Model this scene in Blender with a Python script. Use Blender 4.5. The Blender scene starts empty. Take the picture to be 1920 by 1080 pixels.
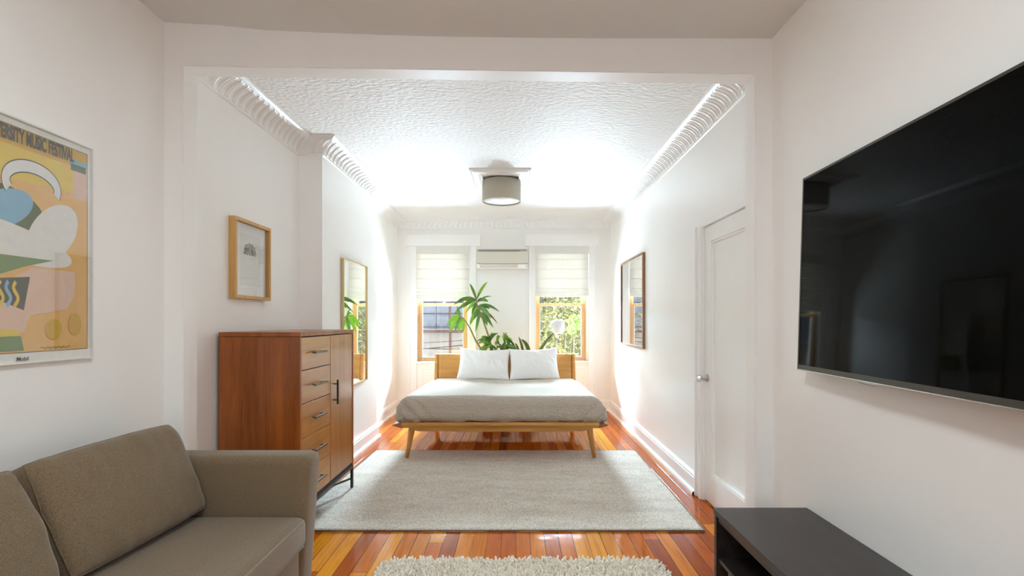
import bpy, bmesh, math, random
from mathutils import Vector, Matrix, noise
random.seed(7)
PI = math.pi
C = bpy.context.scene.collection
sc = bpy.context.scene

# ------------------------------------------------------------------ camera
H = 1.35
cam_d = bpy.data.cameras.new('camera'); cam = bpy.data.objects.new('camera', cam_d); C.objects.link(cam)
cam.location = (0, 0, H); cam.rotation_euler = (PI/2, 0, 0)
cam_d.lens = 18.0; cam_d.sensor_width = 36.0
cam_d.shift_x = -7/1920; cam_d.shift_y = 62/1920
cam_d.clip_start = 0.02; cam_d.clip_end = 200
sc.camera = cam
def P(px, py, Y):
    k = 960.0/Y
    return Vector(((px-967)/k, Y, H+(602-py)/k))

# ------------------------------------------------------------------ light
sc.view_settings.view_transform = 'Standard'; sc.view_settings.look = 'None'
sc.view_settings.gamma = 1.0; sc.view_settings.use_curve_mapping = False
sc.view_settings.exposure = 0.62
cy = sc.cycles
cy.use_denoising = True
try: cy.denoiser = 'OPENIMAGEDENOISE'
except Exception: pass
cy.max_bounces = 16; cy.diffuse_bounces = 14; cy.glossy_bounces = 5; cy.transmission_bounces = 6
cy.transparent_max_bounces = 12; cy.caustics_reflective = False; cy.caustics_refractive = False
cy.sample_clamp_indirect = 6.0
W = bpy.data.worlds.new('world'); sc.world = W; W.use_nodes = True
bg = W.node_tree.nodes['Background']; bg.inputs[0].default_value = (0.86, 0.93, 1.0, 1); bg.inputs[1].default_value = 0.40
def area(name, loc, target, sx, sy, power, col=(1, 1, 1), spread=180):
    l = bpy.data.lights.new(name, 'AREA'); l.shape = 'RECTANGLE'; l.size = sx; l.size_y = sy
    l.energy = power; l.color = col; l.spread = math.radians(spread)
    o = bpy.data.objects.new(name, l); C.objects.link(o); o.location = loc
    d = Vector(target)-Vector(loc); o.rotation_euler = d.to_track_quat('-Z', 'Y').to_euler()
    return o
# lamps hidden outside both windows for sky light, plus added yard and street fill
AP = dict(sky=410, yard=350, street=13)
DAY = (0.73, 0.92, 1.09)
for nm_, x_ in (('left', -1.09), ('right', 0.69)):
    area('sky_light_'+nm_, (x_, 10.0, 2.3), (x_*0.6, 3.0, 0.2), 1.1, 0.7, AP['sky'], DAY, 125)
    area('yard_fill_'+nm_, (x_, 10.0, -0.35), (x_*0.6, 3.0, 2.9), 1.2, 1.7, AP['yard'], DAY, 125)  # added lamps below the sill line, brighten the ceiling from outside
area('street_fill', (-0.25, -2.35, 1.75), (-0.2, 3.0, 1.5), 2.4, 1.6, AP['street'], (0.80, 0.95, 1.02))  # added fill lamp at the rear window
sun = bpy.data.lights.new('sun', 'SUN'); sun.energy = 0.8; sun.angle = 0.05
so = bpy.data.objects.new('sun', sun); C.objects.link(so)
so.rotation_euler = Vector((0.45, 1.0, -0.9)).to_track_quat('-Z', 'Y').to_euler()

# ------------------------------------------------------------------ materials
def s2l(c):
    return tuple((v/255/12.92 if v/255 <= 0.04045 else ((v/255+0.055)/1.055)**2.4) for v in c)
def newmat(name):
    m = bpy.data.materials.new(name); m.use_nodes = True
    return m, m.node_tree, m.node_tree.nodes['Principled BSDF']
def N(nt, t, **kw):
    n = nt.nodes.new(t)
    for k, v in kw.items(): setattr(n, k, v)
    return n
def coords(nt, scale=(1, 1, 1), rot=(0, 0, 0)):
    tc = N(nt, 'ShaderNodeTexCoord'); mp = N(nt, 'ShaderNodeMapping')
    mp.inputs['Scale'].default_value = scale; mp.inputs['Rotation'].default_value = rot
    nt.links.new(tc.outputs['Object'], mp.inputs['Vector']); return mp.outputs[0]
def ramp(nt, src, stops):
    r = N(nt, 'ShaderNodeValToRGB'); nt.links.new(src, r.inputs[0])
    e = r.color_ramp.elements
    while len(e) < len(stops): e.new(0.5)
    for i, (p, c) in enumerate(stops):
        e[i].position = p; e[i].color = (*c, 1)
    return r.outputs[0]
def bump(nt, b, src, strength, dist):
    bn = N(nt, 'ShaderNodeBump'); bn.inputs['Strength'].default_value = strength; bn.inputs['Distance'].default_value = dist
    nt.links.new(src, bn.inputs['Height']); nt.links.new(bn.outputs[0], b.inputs['Normal']); return bn
def plain(name, rgb, rough=0.5, metal=0.0, spec=0.5, var=0.06, vscale=6, bs=0.0, bscale=60, bd=0.002, coat=0.0):
    """solid colour with slight variation and an optional fine bump"""
    m, nt, b = newmat(name)
    c = s2l(rgb); v = coords(nt)
    n = N(nt, 'ShaderNodeTexNoise'); n.inputs['Scale'].default_value = vscale; n.inputs['Detail'].default_value = 4
    nt.links.new(v, n.inputs['Vector'])
    nt.links.new(ramp(nt, n.outputs[0], [(0.3, tuple(x*(1-var) for x in c)), (0.7, tuple(min(1, x*(1+var)) for x in c))]), b.inputs['Base Color'])
    b.inputs['Roughness'].default_value = rough; b.inputs['Metallic'].default_value = metal
    b.inputs['Specular IOR Level'].default_value = spec
    b.inputs['Coat Weight'].default_value = coat
    if bs:
        n2 = N(nt, 'ShaderNodeTexNoise'); n2.inputs['Scale'].default_value = bscale; n2.inputs['Detail'].default_value = 5
        nt.links.new(v, n2.inputs['Vector']); bump(nt, b, n2.outputs[0], bs, bd)
    return m
def wood(name, dark, light, axis='Z', rough=0.35, scale=1.0, coat=0.0, contrast=1.0):
    m, nt, b = newmat(name)
    st = {'X': (0.8, 12, 12), 'Y': (12, 0.8, 12), 'Z': (12, 12, 0.8)}[axis]
    v = coords(nt, tuple(s*scale for s in st))
    n = N(nt, 'ShaderNodeTexNoise'); n.inputs['Scale'].default_value = 1.0; n.inputs['Detail'].default_value = 6; n.inputs['Distortion'].default_value = 0.8
    nt.links.new(v, n.inputs['Vector'])
    n2 = N(nt, 'ShaderNodeTexNoise'); n2.inputs['Scale'].default_value = 9.0; n2.inputs['Detail'].default_value = 3
    nt.links.new(v, n2.inputs['Vector'])
    mx = N(nt, 'ShaderNodeMath', operation='MULTIPLY_ADD'); mx.inputs[1].default_value = 0.3
    nt.links.new(n2.outputs[0], mx.inputs[0]); 
    m2 = N(nt, 'ShaderNodeMath', operation='MULTIPLY'); m2.inputs[1].default_value = 0.7
    nt.links.new(n.outputs[0], m2.inputs[0]); nt.links.new(m2.outputs[0], mx.inputs[2])
    d, l = s2l(dark), s2l(light)
    nt.links.new(ramp(nt, mx.outputs[0], [(0.36, d), (0.64, l)]), b.inputs['Base Color'])
    b.inputs['Roughness'].default_value = rough; b.inputs['Coat Weight'].default_value = coat
    b.inputs['Coat Roughness'].default_value = 0.16
    bump(nt, b, n2.outputs[0], 0.06, 0.001)
    return m
def fabric(name, rgb, rgb2, scale=700, bs=0.35, rough=0.95, sheen=0.3):
    m, nt, b = newmat(name)
    v = coords(nt)
    n = N(nt, 'ShaderNodeTexNoise'); n.inputs['Scale'].default_value = scale; n.inputs['Detail'].default_value = 2
    nt.links.new(v, n.inputs['Vector'])
    nt.links.new(ramp(nt, n.outputs[0], [(0.38, s2l(rgb)), (0.62, s2l(rgb2))]), b.inputs['Base Color'])
    b.inputs['Roughness'].default_value = rough; b.inputs['Sheen Weight'].default_value = sheen
    b.inputs['Specular IOR Level'].default_value = 0.2
    bump(nt, b, n.outputs[0], bs, 0.002)
    return m
def glassy(name, tint=(1, 1, 1), refl=1.0, rough=0.0):
    m = bpy.data.materials.new(name); m.use_nodes = True; nt = m.node_tree; nt.nodes.clear()
    out = N(nt, 'ShaderNodeOutputMaterial'); mx = N(nt, 'ShaderNodeMixShader')
    tr = N(nt, 'ShaderNodeBsdfTransparent'); tr.inputs[0].default_value = (*tint, 1)
    gl = N(nt, 'ShaderNodeBsdfGlossy'); gl.inputs['Roughness'].default_value = rough
    lw = N(nt, 'ShaderNodeLayerWeight'); lw.inputs['Blend'].default_value = 0.5
    pw = N(nt, 'ShaderNodeMath', operation='POWER'); pw.inputs[1].default_value = 5.0
    fr = N(nt, 'ShaderNodeMath', operation='MULTIPLY_ADD'); fr.inputs[1].default_value = 0.96; fr.inputs[2].default_value = 0.04
    ml = N(nt, 'ShaderNodeMath', operation='MULTIPLY'); ml.inputs[1].default_value = refl; ml.use_clamp = True
    nt.links.new(lw.outputs['Facing'], pw.inputs[0]); nt.links.new(pw.outputs[0], fr.inputs[0])
    nt.links.new(fr.outputs[0], ml.inputs[0]); nt.links.new(ml.outputs[0], mx.inputs[0])
    nt.links.new(tr.outputs[0], mx.inputs[1]); nt.links.new(gl.outputs[0], mx.inputs[2]); nt.links.new(mx.outputs[0], out.inputs[0])
    return m
def translucent(name, rgb, amount, weave=300):
    m = bpy.data.materials.new(name); m.use_nodes = True; nt = m.node_tree; nt.nodes.clear()
    out = N(nt, 'ShaderNodeOutputMaterial'); mx = N(nt, 'ShaderNodeMixShader'); mx.inputs[0].default_value = amount
    v = coords(nt, (weave*0.08, weave, weave))
    n = N(nt, 'ShaderNodeTexNoise'); n.inputs['Scale'].default_value = 1; nt.links.new(v, n.inputs['Vector'])
    c = s2l(rgb); col = ramp(nt, n.outputs[0], [(0.3, tuple(x*0.93 for x in c)), (0.7, c)])
    d = N(nt, 'ShaderNodeBsdfDiffuse'); t = N(nt, 'ShaderNodeBsdfTranslucent')
    nt.links.new(col, d.inputs[0]); nt.links.new(col, t.inputs[0])
    nt.links.new(d.outputs[0], mx.inputs[1]); nt.links.new(t.outputs[0], mx.inputs[2]); nt.links.new(mx.outputs[0], out.inputs[0])
    return m

M = {}
M['wall'] = plain('painted plaster', (247, 246, 244), 0.42, spec=0.4, var=0.012, vscale=2, bs=0.25, bscale=9, bd=0.006)
M['wall_gloss'] = plain('satin painted plaster', (248, 247, 245), 0.28, spec=0.45, var=0.01, vscale=2, bs=0.3, bscale=4, bd=0.008)
M['ceil'] = plain('flat ceiling paint', (245, 243, 240), 0.8, var=0.01, vscale=2)
M['trim'] = plain('white trim paint', (248, 248, 247), 0.3, var=0.01)
def mk_anaglypta():
    m, nt, b = newmat('textured ceiling paper')
    v = coords(nt, (1, 1.5, 1))
    w = N(nt, 'ShaderNodeTexNoise'); w.inputs['Scale'].default_value = 26; w.inputs['Detail'].default_value = 3; nt.links.new(v, w.inputs['Vector'])
    vo = N(nt, 'ShaderNodeTexVoronoi'); vo.inputs['Scale'].default_value = 34; vo.feature = 'SMOOTH_F1'
    nt.links.new(v, vo.inputs['Vector'])
    ad = N(nt, 'ShaderNodeMath', operation='ADD'); nt.links.new(w.outputs[0], ad.inputs[0]); nt.links.new(vo.outputs['Distance'], ad.inputs[1])
    b.inputs['Base Color'].default_value = (*s2l((238, 236, 233)), 1); b.inputs['Roughness'].default_value = 0.6
    bump(nt, b, ad.outputs[0], 0.55, 0.012)
    return m
M['anaglypta'] = mk_anaglypta()
def mk_floor():
    m, nt, b = newmat('heart pine planks')
    L = nt.links.new
    tc = N(nt, 'ShaderNodeTexCoord'); sp = N(nt, 'ShaderNodeSeparateXYZ'); L(tc.outputs['Object'], sp.inputs[0])
    def mth(op, a, bb=None, c=None):
        n = N(nt, 'ShaderNodeMath', operation=op)
        for i, x in enumerate((a, bb, c)):
            if x is None: continue
            if isinstance(x, (int, float)): n.inputs[i].default_value = x
            else: L(x, n.inputs[i])
        return n.outputs[0]
    px = mth('DIVIDE', sp.outputs[0], 0.0885); ix = mth('FLOOR', px); fx = mth('FRACT', px)
    wn = N(nt, 'ShaderNodeTexWhiteNoise', noise_dimensions='1D'); L(ix, wn.inputs['W'])
    py = mth('DIVIDE', mth('MULTIPLY_ADD', wn.outputs['Value'], 7.3, sp.outputs[1]), 2.3); iy = mth('FLOOR', py); fy = mth('FRACT', py)
    cmb = N(nt, 'ShaderNodeCombineXYZ'); L(ix, cmb.inputs[0]); L(iy, cmb.inputs[1])
    wn2 = N(nt, 'ShaderNodeTexWhiteNoise', noise_dimensions='2D'); L(cmb.outputs[0], wn2.inputs['Vector'])
    base = ramp(nt, wn2.outputs['Value'], [(0.0, s2l((152, 70, 16))), (0.3, s2l((188, 94, 20))), (0.6, s2l((206, 120, 28))), (0.85, s2l((224, 150, 40))), (1.0, s2l((168, 80, 24)))])
    # grain, shifted per board
    off = N(nt, 'ShaderNodeVectorMath', operation='MULTIPLY_ADD'); L(cmb.outputs[0], off.inputs[0]); off.inputs[1].default_value = (3.7, 9.1, 5.3)
    L(tc.outputs['Object'], off.inputs[2])
    mp = N(nt, 'ShaderNodeMapping'); mp.inputs['Scale'].default_value = (34, 1.6, 1); L(off.outputs[0], mp.inputs['Vector'])
    g = N(nt, 'ShaderNodeTexNoise'); g.inputs['Scale'].default_value = 1.0; g.inputs['Detail'].default_value = 5; g.inputs['Distortion'].default_value = 1.6; L(mp.outputs[0], g.inputs['Vector'])
    gr = ramp(nt, g.outputs[0], [(0.33, (0.72, 0.62, 0.55)), (0.5, (0.97, 0.95, 0.93)), (0.68, (1.08, 1.06, 1.03))])
    mx = N(nt, 'ShaderNodeMix', data_type='RGBA', blend_type='MULTIPLY'); mx.inputs['Factor'].default_value = 0.85
    L(base, mx.inputs['A']); L(gr, mx.inputs['B'])
    # gaps between boards
    e = mth('MINIMUM', fx, mth('SUBTRACT', 1.0, fx)); ey = mth('MULTIPLY', mth('MINIMUM', fy, mth('SUBTRACT', 1.0, fy)), 26.0)
    gap = mth('LESS_THAN', mth('MINIMUM', e, ey), mth('MULTIPLY_ADD', wn.outputs['Value'], 0.018, 0.010))
    mx2 = N(nt, 'ShaderNodeMix', data_type='RGBA'); L(gap, mx2.inputs['Factor']); L(mx.outputs['Result'], mx2.inputs['A'])
    mx2.inputs['B'].default_value = (0.03, 0.012, 0.006, 1)
    L(mx2.outputs['Result'], b.inputs['Base Color'])
    b.inputs['Roughness'].default_value = 0.55; b.inputs['Specular IOR Level'].default_value = 0.0; b.inputs['Coat Weight'].default_value = 0.6; b.inputs['Coat Roughness'].default_value = 0.06
    n3 = N(nt, 'ShaderNodeTexNoise'); n3.inputs['Scale'].default_value = 14; n3.inputs['Detail'].default_value = 2; L(tc.outputs['Object'], n3.inputs['Vector'])
    tilt = mth('MULTIPLY', mth('SUBTRACT', wn2.outputs['Value'], 0.5), mth('MULTIPLY', fx, 0.35))
    hgt = mth('SUBTRACT', mth('ADD', mth('MULTIPLY', n3.outputs[0], 0.5), tilt), mth('MULTIPLY', gap, 1.0))
    bn = bump(nt, b, hgt, 0.4, 0.0035); L(bn.outputs[0], b.inputs['Coat Normal'])
    return m
M['floor'] = mk_floor()
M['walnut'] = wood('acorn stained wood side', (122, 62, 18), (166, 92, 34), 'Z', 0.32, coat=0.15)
M['walnut_front'] = wood('acorn stained wood front', (168, 108, 44), (200, 138, 64), 'Y', 0.34, coat=1.0)  # front and door paler than the side, window reflection put into the colour
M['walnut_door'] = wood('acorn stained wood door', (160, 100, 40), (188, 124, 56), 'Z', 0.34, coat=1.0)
M['oak'] = wood('honey bed wood', (184, 128, 58), (212, 158, 84), 'X', 0.4)
M['oak_dark'] = wood('bed rail end grain', (150, 92, 48), (172, 108, 60), 'Y', 0.4)
M['oak_leg'] = wood('honey leg wood', (180, 124, 56), (206, 150, 78), 'Z', 0.4)
M['frame_wood'] = wood('pale maple frame', (196, 148, 84), (214, 170, 104), 'Z', 0.45)
M['frame_brown'] = wood('mid brown frame', (134, 98, 66), (156, 116, 82), 'Z', 0.45)
M['sash'] = wood('clear pine sash', (200, 156, 106), (220, 180, 134), 'Z', 0.4)
M['espresso'] = wood('espresso wood', (32, 25, 23), (52, 43, 41), 'Y', 0.36, coat=0.0)
M['metal_dark'] = plain('bronzed metal', (72, 66, 60), 0.35, 0.9)
M['metal_handle'] = plain('antique pewter metal', (112, 104, 92), 0.35, 0.9)
M['brass'] = plain('brushed brass', (206, 180, 128), 0.32, 0.9)
M['silver'] = plain('satin nickel', (190, 186, 178), 0.28, 0.95)
M['sofa'] = fabric('taupe woven upholstery', (104, 87, 66), (138, 119, 94), 420)
M['sofa_seam'] = fabric('taupe seam', (98, 86, 70), (118, 104, 86), 420)
M['linen'] = fabric('white cotton', (236, 235, 233), (244, 243, 241), 300, 0.1, 0.9, 0.1)
def mk_rug():
    m, nt, b = newmat('flat wool rug'); L = nt.links.new
    n = N(nt, 'ShaderNodeTexNoise'); n.inputs['Scale'].default_value = 1; n.inputs['Detail'].default_value = 3; L(coords(nt, (260, 60, 60)), n.inputs['Vector'])
    n2 = N(nt, 'ShaderNodeTexNoise'); n2.inputs['Scale'].default_value = 1; n2.inputs['Detail'].default_value = 6; n2.inputs['Roughness'].default_value = 0.75; L(coords(nt, (2.0, 7, 2)), n2.inputs['Vector'])
    n3 = N(nt, 'ShaderNodeTexNoise'); n3.inputs['Scale'].default_value = 120; L(coords(nt), n3.inputs['Vector'])
    ad = N(nt, 'ShaderNodeMath', operation='ADD'); L(n.outputs[0], ad.inputs[0]); L(n3.outputs[0], ad.inputs[1])
    ad2 = N(nt, 'ShaderNodeMath', operation='MULTIPLY_ADD'); L(n2.outputs[0], ad2.inputs[0]); ad2.inputs[1].default_value = 0.7; L(ad.outputs[0], ad2.inputs[2])
    L(ramp(nt, ad2.outputs[0], [(0.0, s2l((120, 112, 100))), (0.58, s2l((186, 177, 163))), (0.68, s2l((212, 204, 191))), (0.80, s2l((232, 226, 216)))]), b.inputs['Base Color'])
    # the ramp takes 0..1, the sum runs to about 1.35
    ad2b = N(nt, 'ShaderNodeMath', operation='MULTIPLY'); ad2b.inputs[1].default_value = 0.5; L(ad2.outputs[0], ad2b.inputs[0])
    for l in list(nt.links):
        if l.to_node.type == 'VALTORGB': src = l; 
    rr = src.to_node; nt.links.remove(src); L(ad2b.outputs[0], rr.inputs[0])
    e = rr.color_ramp.elements; e[1].position = 0.60; e[2].position = 0.68; e[3].position = 0.78
    b.inputs['Roughness'].default_value = 0.95; b.inputs['Specular IOR Level'].default_value = 0.1; b.inputs['Sheen Weight'].default_value = 0.2
    bump(nt, b, ad2.outputs[0], 0.7, 0.006)
    return m
M['rug'] = mk_rug()
M['shag'] = fabric('cream wool tufts', (228, 218, 200), (244, 237, 224), 150, 0.4)
M['rug_edge'] = fabric('rug binding', (96, 84, 74), (130, 118, 104), 300, 0.5)
def mk_quilt():
    m, nt, b = newmat('matelasse bedspread')
    v = coords(nt)
    n = N(nt, 'ShaderNodeTexNoise'); n.inputs['Scale'].default_value = 180; nt.links.new(v, n.inputs['Vector'])
    vo = N(nt, 'ShaderNodeTexVoronoi'); vo.inputs['Scale'].default_value = 38; nt.links.new(coords(nt, (1, 1.3, 1.3)), vo.inputs['Vector'])
    nt.links.new(ramp(nt, n.outputs[0], [(0.3, s2l((182, 172, 158))), (0.7, s2l((194, 185, 172)))]), b.inputs['Base Color'])
    b.inputs['Roughness'].default_value = 0.9; b.inputs['Sheen Weight'].default_value = 0.15; b.inputs['Specular IOR Level'].default_value = 0.15
    bump(nt, b, vo.outputs['Distance'], 0.7, 0.008)
    return m
M['quilt'] = mk_quilt()
M['blind'] = translucent('linen roman shade', (240, 237, 230), 0.085)
M['lampshade'] = translucent('drum linen', (206, 198, 182), 0.15)
M['diffuser'] = plain('acrylic diffuser', (238, 236, 232), 0.4)
M['opal'] = plain('opal glass', (240, 240, 240), 0.15)
M['ac'] = plain('ivory plastic', (216, 211, 196), 0.4, var=0.01)
M['ac_dark'] = plain('air slot shadow grey', (150, 145, 134), 0.5)
M['pane'] = glassy('window glass', (0.98, 0.99, 0.98), 1.0)
M['picglass'] = glassy('picture glass', (1, 1, 1), 1.6)
M['clear'] = glassy('clear crystal', (0.93, 0.93, 0.93), 2.2, 0.03)
m, nt, b = newmat('mirror silver'); b.inputs['Base Color'].default_value = (0.93, 0.94, 0.93, 1); b.inputs['Metallic'].default_value = 1; b.inputs['Roughness'].default_value = 0.015; M['mirror'] = m
m, nt, b = newmat('tv panel'); b.inputs['Base Color'].default_value = (0.0015, 0.0014, 0.0012, 1); b.inputs['Roughness'].default_value = 0.04; b.inputs['IOR'].default_value = 1.12; M['screen'] = m
M['bezel'] = plain('dark bezel', (74, 70, 64), 0.4, 0.5)
M['leaf'] = plain('dracaena green', (88, 130, 54), 0.35, var=0.45, vscale=9)
M['leaf_yellow'] = plain('dracaena yellow green', (134, 178, 46), 0.4, var=0.25, vscale=9)  # yellower, brighter green than the other leaves
for k_ in ('leaf', 'leaf_yellow'):
    bb = M[k_].node_tree.nodes['Principled BSDF']
    bb.inputs['Subsurface Weight'].default_value = 0.0
M['leaf_dry'] = plain('dry leaf tip', (140, 88, 48), 0.6)
M['snake'] = plain('snake plant green', (84, 108, 62), 0.35, var=0.4, vscale=30)
M['snake_edge'] = plain('snake plant yellow edge', (190, 190, 96), 0.4)
M['stem'] = plain('plant cane', (142, 118, 92), 0.7, var=0.2, vscale=60, bs=0.4, bscale=80)
M['pot'] = plain('terracotta', (186, 120, 84), 0.7)
M['pot_white'] = plain('white glazed pot', (228, 226, 220), 0.3)
M['soil'] = plain('potting soil', (58, 42, 30), 0.95, bs=0.6, bscale=90, bd=0.01)
M['basket'] = wood('woven seagrass', (132, 98, 56), (176, 138, 86), 'Y', 0.8, 6)
M['stucco'] = plain('weathered stucco', (206, 194, 182), 0.9, var=0.22, vscale=1.3, bs=0.4, bscale=20, bd=0.01)
M['sheet'] = plain('weathered grey sheeting', (150, 150, 160), 0.7, var=0.3, vscale=1.4, bs=0.8, bscale=2.2, bd=0.12)
M['sheet_rail'] = plain('dark batten', (84, 84, 92), 0.6)
M['rust'] = plain('rusty pipe', (140, 98, 88), 0.7, var=0.2)
M['netting'] = plain('dark debris netting', (138, 134, 144), 0.8, var=0.35, vscale=1.6, bs=0.6, bscale=8, bd=0.05)
M['cable'] = plain('black cable', (60, 60, 66), 0.5)
M['yard'] = plain('yard soil', (120, 112, 92), 0.95, var=0.3)
def mk_bamboo():
    m, nt, b = newmat('bamboo leaves')
    g = N(nt, 'ShaderNodeNewGeometry')
    nt.links.new(ramp(nt, g.outputs['Random Per Island'], [(0.0, s2l((128, 126, 78))), (0.35, s2l((170, 162, 104))), (0.65, s2l((204, 190, 142))), (0.85, s2l((150, 162, 84))), (1.0, s2l((214, 206, 168)))]), b.inputs['Base Color'])
    b.inputs['Roughness'].default_value = 0.5
    return m
M['bamboo'] = mk_bamboo()
M['bush'] = plain('bright new foliage', (134, 164, 78), 0.5, var=0.3, vscale=5)

# ------------------------------------------------------------------ mesh helpers
def bm_(): return bmesh.new()
def hexa(bm, v8, bev=0.0, seg=2, mi=0):
    """v8: bottom four ccw, top four ccw"""
    vs = [bm.verts.new(v) for v in v8]
    fs = [(0, 3, 2, 1), (4, 5, 6, 7), (0, 1, 5, 4), (1, 2, 6, 5), (2, 3, 7, 6), (3, 0, 4, 7)]
    faces = []
    for f in fs:
        fc = bm.faces.new([vs[i] for i in f]); fc.material_index = mi; faces.append(fc)
    if bev > 0:
        es = list({e for f in faces for e in f.edges})
        bmesh.ops.bevel(bm, geom=es, offset=bev, segments=seg, profile=0.5, affect='EDGES', clamp_overlap=True, material=mi)
def box(bm, x0, x1, y0, y1, z0, z1, bev=0.0, seg=2, mi=0):
    if x0 > x1: x0, x1 = x1, x0
    if y0 > y1: y0, y1 = y1, y0
    if z0 > z1: z0, z1 = z1, z0
    hexa(bm, [(x0, y0, z0), (x1, y0, z0), (x1, y1, z0), (x0, y1, z0), (x0, y0, z1), (x1, y0, z1), (x1, y1, z1), (x0, y1, z1)], bev, seg, mi)
def tube(bm, pts, rad, n=8, cap=True, mi=0):
    pts = [Vector(p) for p in pts]
    if not isinstance(rad, (list, tuple)): rad = [rad]*len(pts)
    rings = []; prev = None
    for i, p in enumerate(pts):
        t = (pts[min(i+1, len(pts)-1)]-pts[max(i-1, 0)]).normalized()
        if prev is None:
            a = Vector((0, 0, 1)) if abs(t.z) < 0.9 else Vector((1, 0, 0))
            u = t.cross(a).normalized()
        else:
            u = (prev-t*prev.dot(t)).normalized()
        prev = u; w = t.cross(u)
        rings.append([bm.verts.new(p+(u*math.cos(2*PI*j/n)+w*math.sin(2*PI*j/n))*rad[i]) for j in range(n)])
    for a, b2 in zip(rings, rings[1:]):
        for j in range(n):
            f = bm.faces.new((a[j], a[(j+1) % n], b2[(j+1) % n], b2[j])); f.material_index = mi; f.smooth = True
    if cap:
        f = bm.faces.new(rings[0][::-1]); f.material_index = mi
        f = bm.faces.new(rings[-1]); f.material_index = mi
def lathe(bm, prof, c, n=32, mi=0, cap=False, axis='Z'):
    c = Vector(c); rings = []
    for r, z in prof:
        ring = []
        for j in range(n):
            a = 2*PI*j/n; x, y = r*math.cos(a), r*math.sin(a)
            v = Vector((x, y, z)) if axis == 'Z' else Vector((z, x, y))
            ring.append(bm.verts.new(c+v))
        rings.append(ring)
    for a, b2 in zip(rings, rings[1:]):
        for j in range(n):
            f = bm.faces.new((a[j], a[(j+1) % n], b2[(j+1) % n], b2[j])); f.smooth = True; f.material_index = mi
    if cap:
        bm.faces.new(rings[0][::-1]).material_index = mi; bm.faces.new(rings[-1]).material_index = mi
def grid(bm, f, nu, nv, mi=0, closeu=False):
    vs = [[bm.verts.new(f(i/nu, j/nv)) for j in range(nv+1)] for i in range(nu if closeu else nu+1)]
    R = nu
    for i in range(R):
        for j in range(nv):
            a, b2 = vs[i], vs[(i+1) % len(vs)]
            fc = bm.faces.new((a[j], b2[j], b2[j+1], a[j+1])); fc.smooth = True; fc.material_index = mi
    return vs
def poly(bm, pts, mi=0):
    f = bm.faces.new([bm.verts.new(p) for p in pts]); f.material_index = mi; return f
WL = {}
def obj(name, bm, mats, parent=None, origin=None, recalc=True):
    if recalc: bmesh.ops.recalc_face_normals(bm, faces=bm.faces)
    me = bpy.data.meshes.new(name)
    xs = [v.co.x for v in bm.verts]; ys = [v.co.y for v in bm.verts]; zs = [v.co.z for v in bm.verts]
    c = Vector(origin) if origin else Vector(((min(xs)+max(xs))/2, (min(ys)+max(ys))/2, min(zs)))
    bmesh.ops.translate(bm, verts=bm.verts, vec=-c)
    bm.to_mesh(me); bm.free()
    if not isinstance(mats, (list, tuple)): mats = [mats]
    for mm in mats: me.materials.append(mm)
    o = bpy.data.objects.new(name, me); C.objects.link(o)
    WL[o.name] = c
    if parent is not None:
        o.parent = parent; o.location = c-WL[parent.name]
    else: o.location = c
    return o
def tag(o, label=None, cat=None, group=None, kind=None):
    if label: o['label'] = label
    if cat: o['category'] = cat
    if group: o['group'] = group
    if kind: o['kind'] = kind
    return o
def thing(name, loc, label, cat, group=None):
    o = bpy.data.objects.new(name, None); C.objects.link(o); o.location = loc; o.empty_display_size = 0.1
    WL[o.name] = Vector(loc); return tag(o, label, cat, group)
def st(name, bm, mats, label=None, parent=None, cat=None, recalc=True, origin=None):
    o = obj(name, bm, mats, parent, origin, recalc)
    if parent is None: tag(o, label, cat or name.split('_')[0], None, 'structure')
    elif label: o['label'] = label
    return o

# ------------------------------------------------------------------ room shell
YB = 7.705           # far wall with the two windows
YP0, YP1 = 2.667, 2.783   # partition with the wide opening
ZC = 2.854           # bedroom ceiling
LX, LX2, CH0, CH1, CHX = -1.82, -1.786, 4.286, 5.97, -1.62
RXF = 1.335
def rx(y): return 1.405+(y-2.783)*0.004    # right bedroom wall leans out a touch
bm = bm_(); box(bm, -2.3, 1.9, -2.7, 8.0, -0.25, 0.0)
st('floor', bm, M['floor'], 'glossy orange heart pine plank floor running toward the windows', origin=(0, 0, 0))

bm = bm_()
box(bm, -2.1, -1.83, -2.5, YP0+0.05, -0.05, 3.1)
box(bm, -2.1, LX, YP0+0.05, CH0, -0.05, 3.1)
box(bm, -2.1, CHX, CH0, CH1, -0.05, 3.1)
box(bm, -2.1, LX2, CH1, YB+0.3, -0.05, 3.1)
st('wall_left', bm, M['wall'], 'white plastered left wall with the projecting chimney breast')
DY0, DY1, DZ = 3.06, 3.87, 2.072
bm = bm_()
box(bm, RXF, 1.8, -2.5, YP0+0.05, -0.05, 3.1)
def rseg(y0, y1, z0, z1):
    hexa(bm, [(rx(y0), y0, z0), (1.8, y0, z0), (1.8, y1, z0), (rx(y1), y1, z0), (rx(y0), y0, z1), (1.8, y0, z1), (1.8, y1, z1), (rx(y1), y1, z1)])
rseg(YP0+0.05, DY0, -0.05, 3.1); rseg(DY0, DY1, DZ, 3.1); rseg(DY1, YB+0.3, -0.05, 3.1)
box(bm, 1.5, 1.8, DY0, DY1, -0.05, DZ)
st('wall_right', bm, M['wall_gloss'], 'white satin painted right wall with the door')

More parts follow.
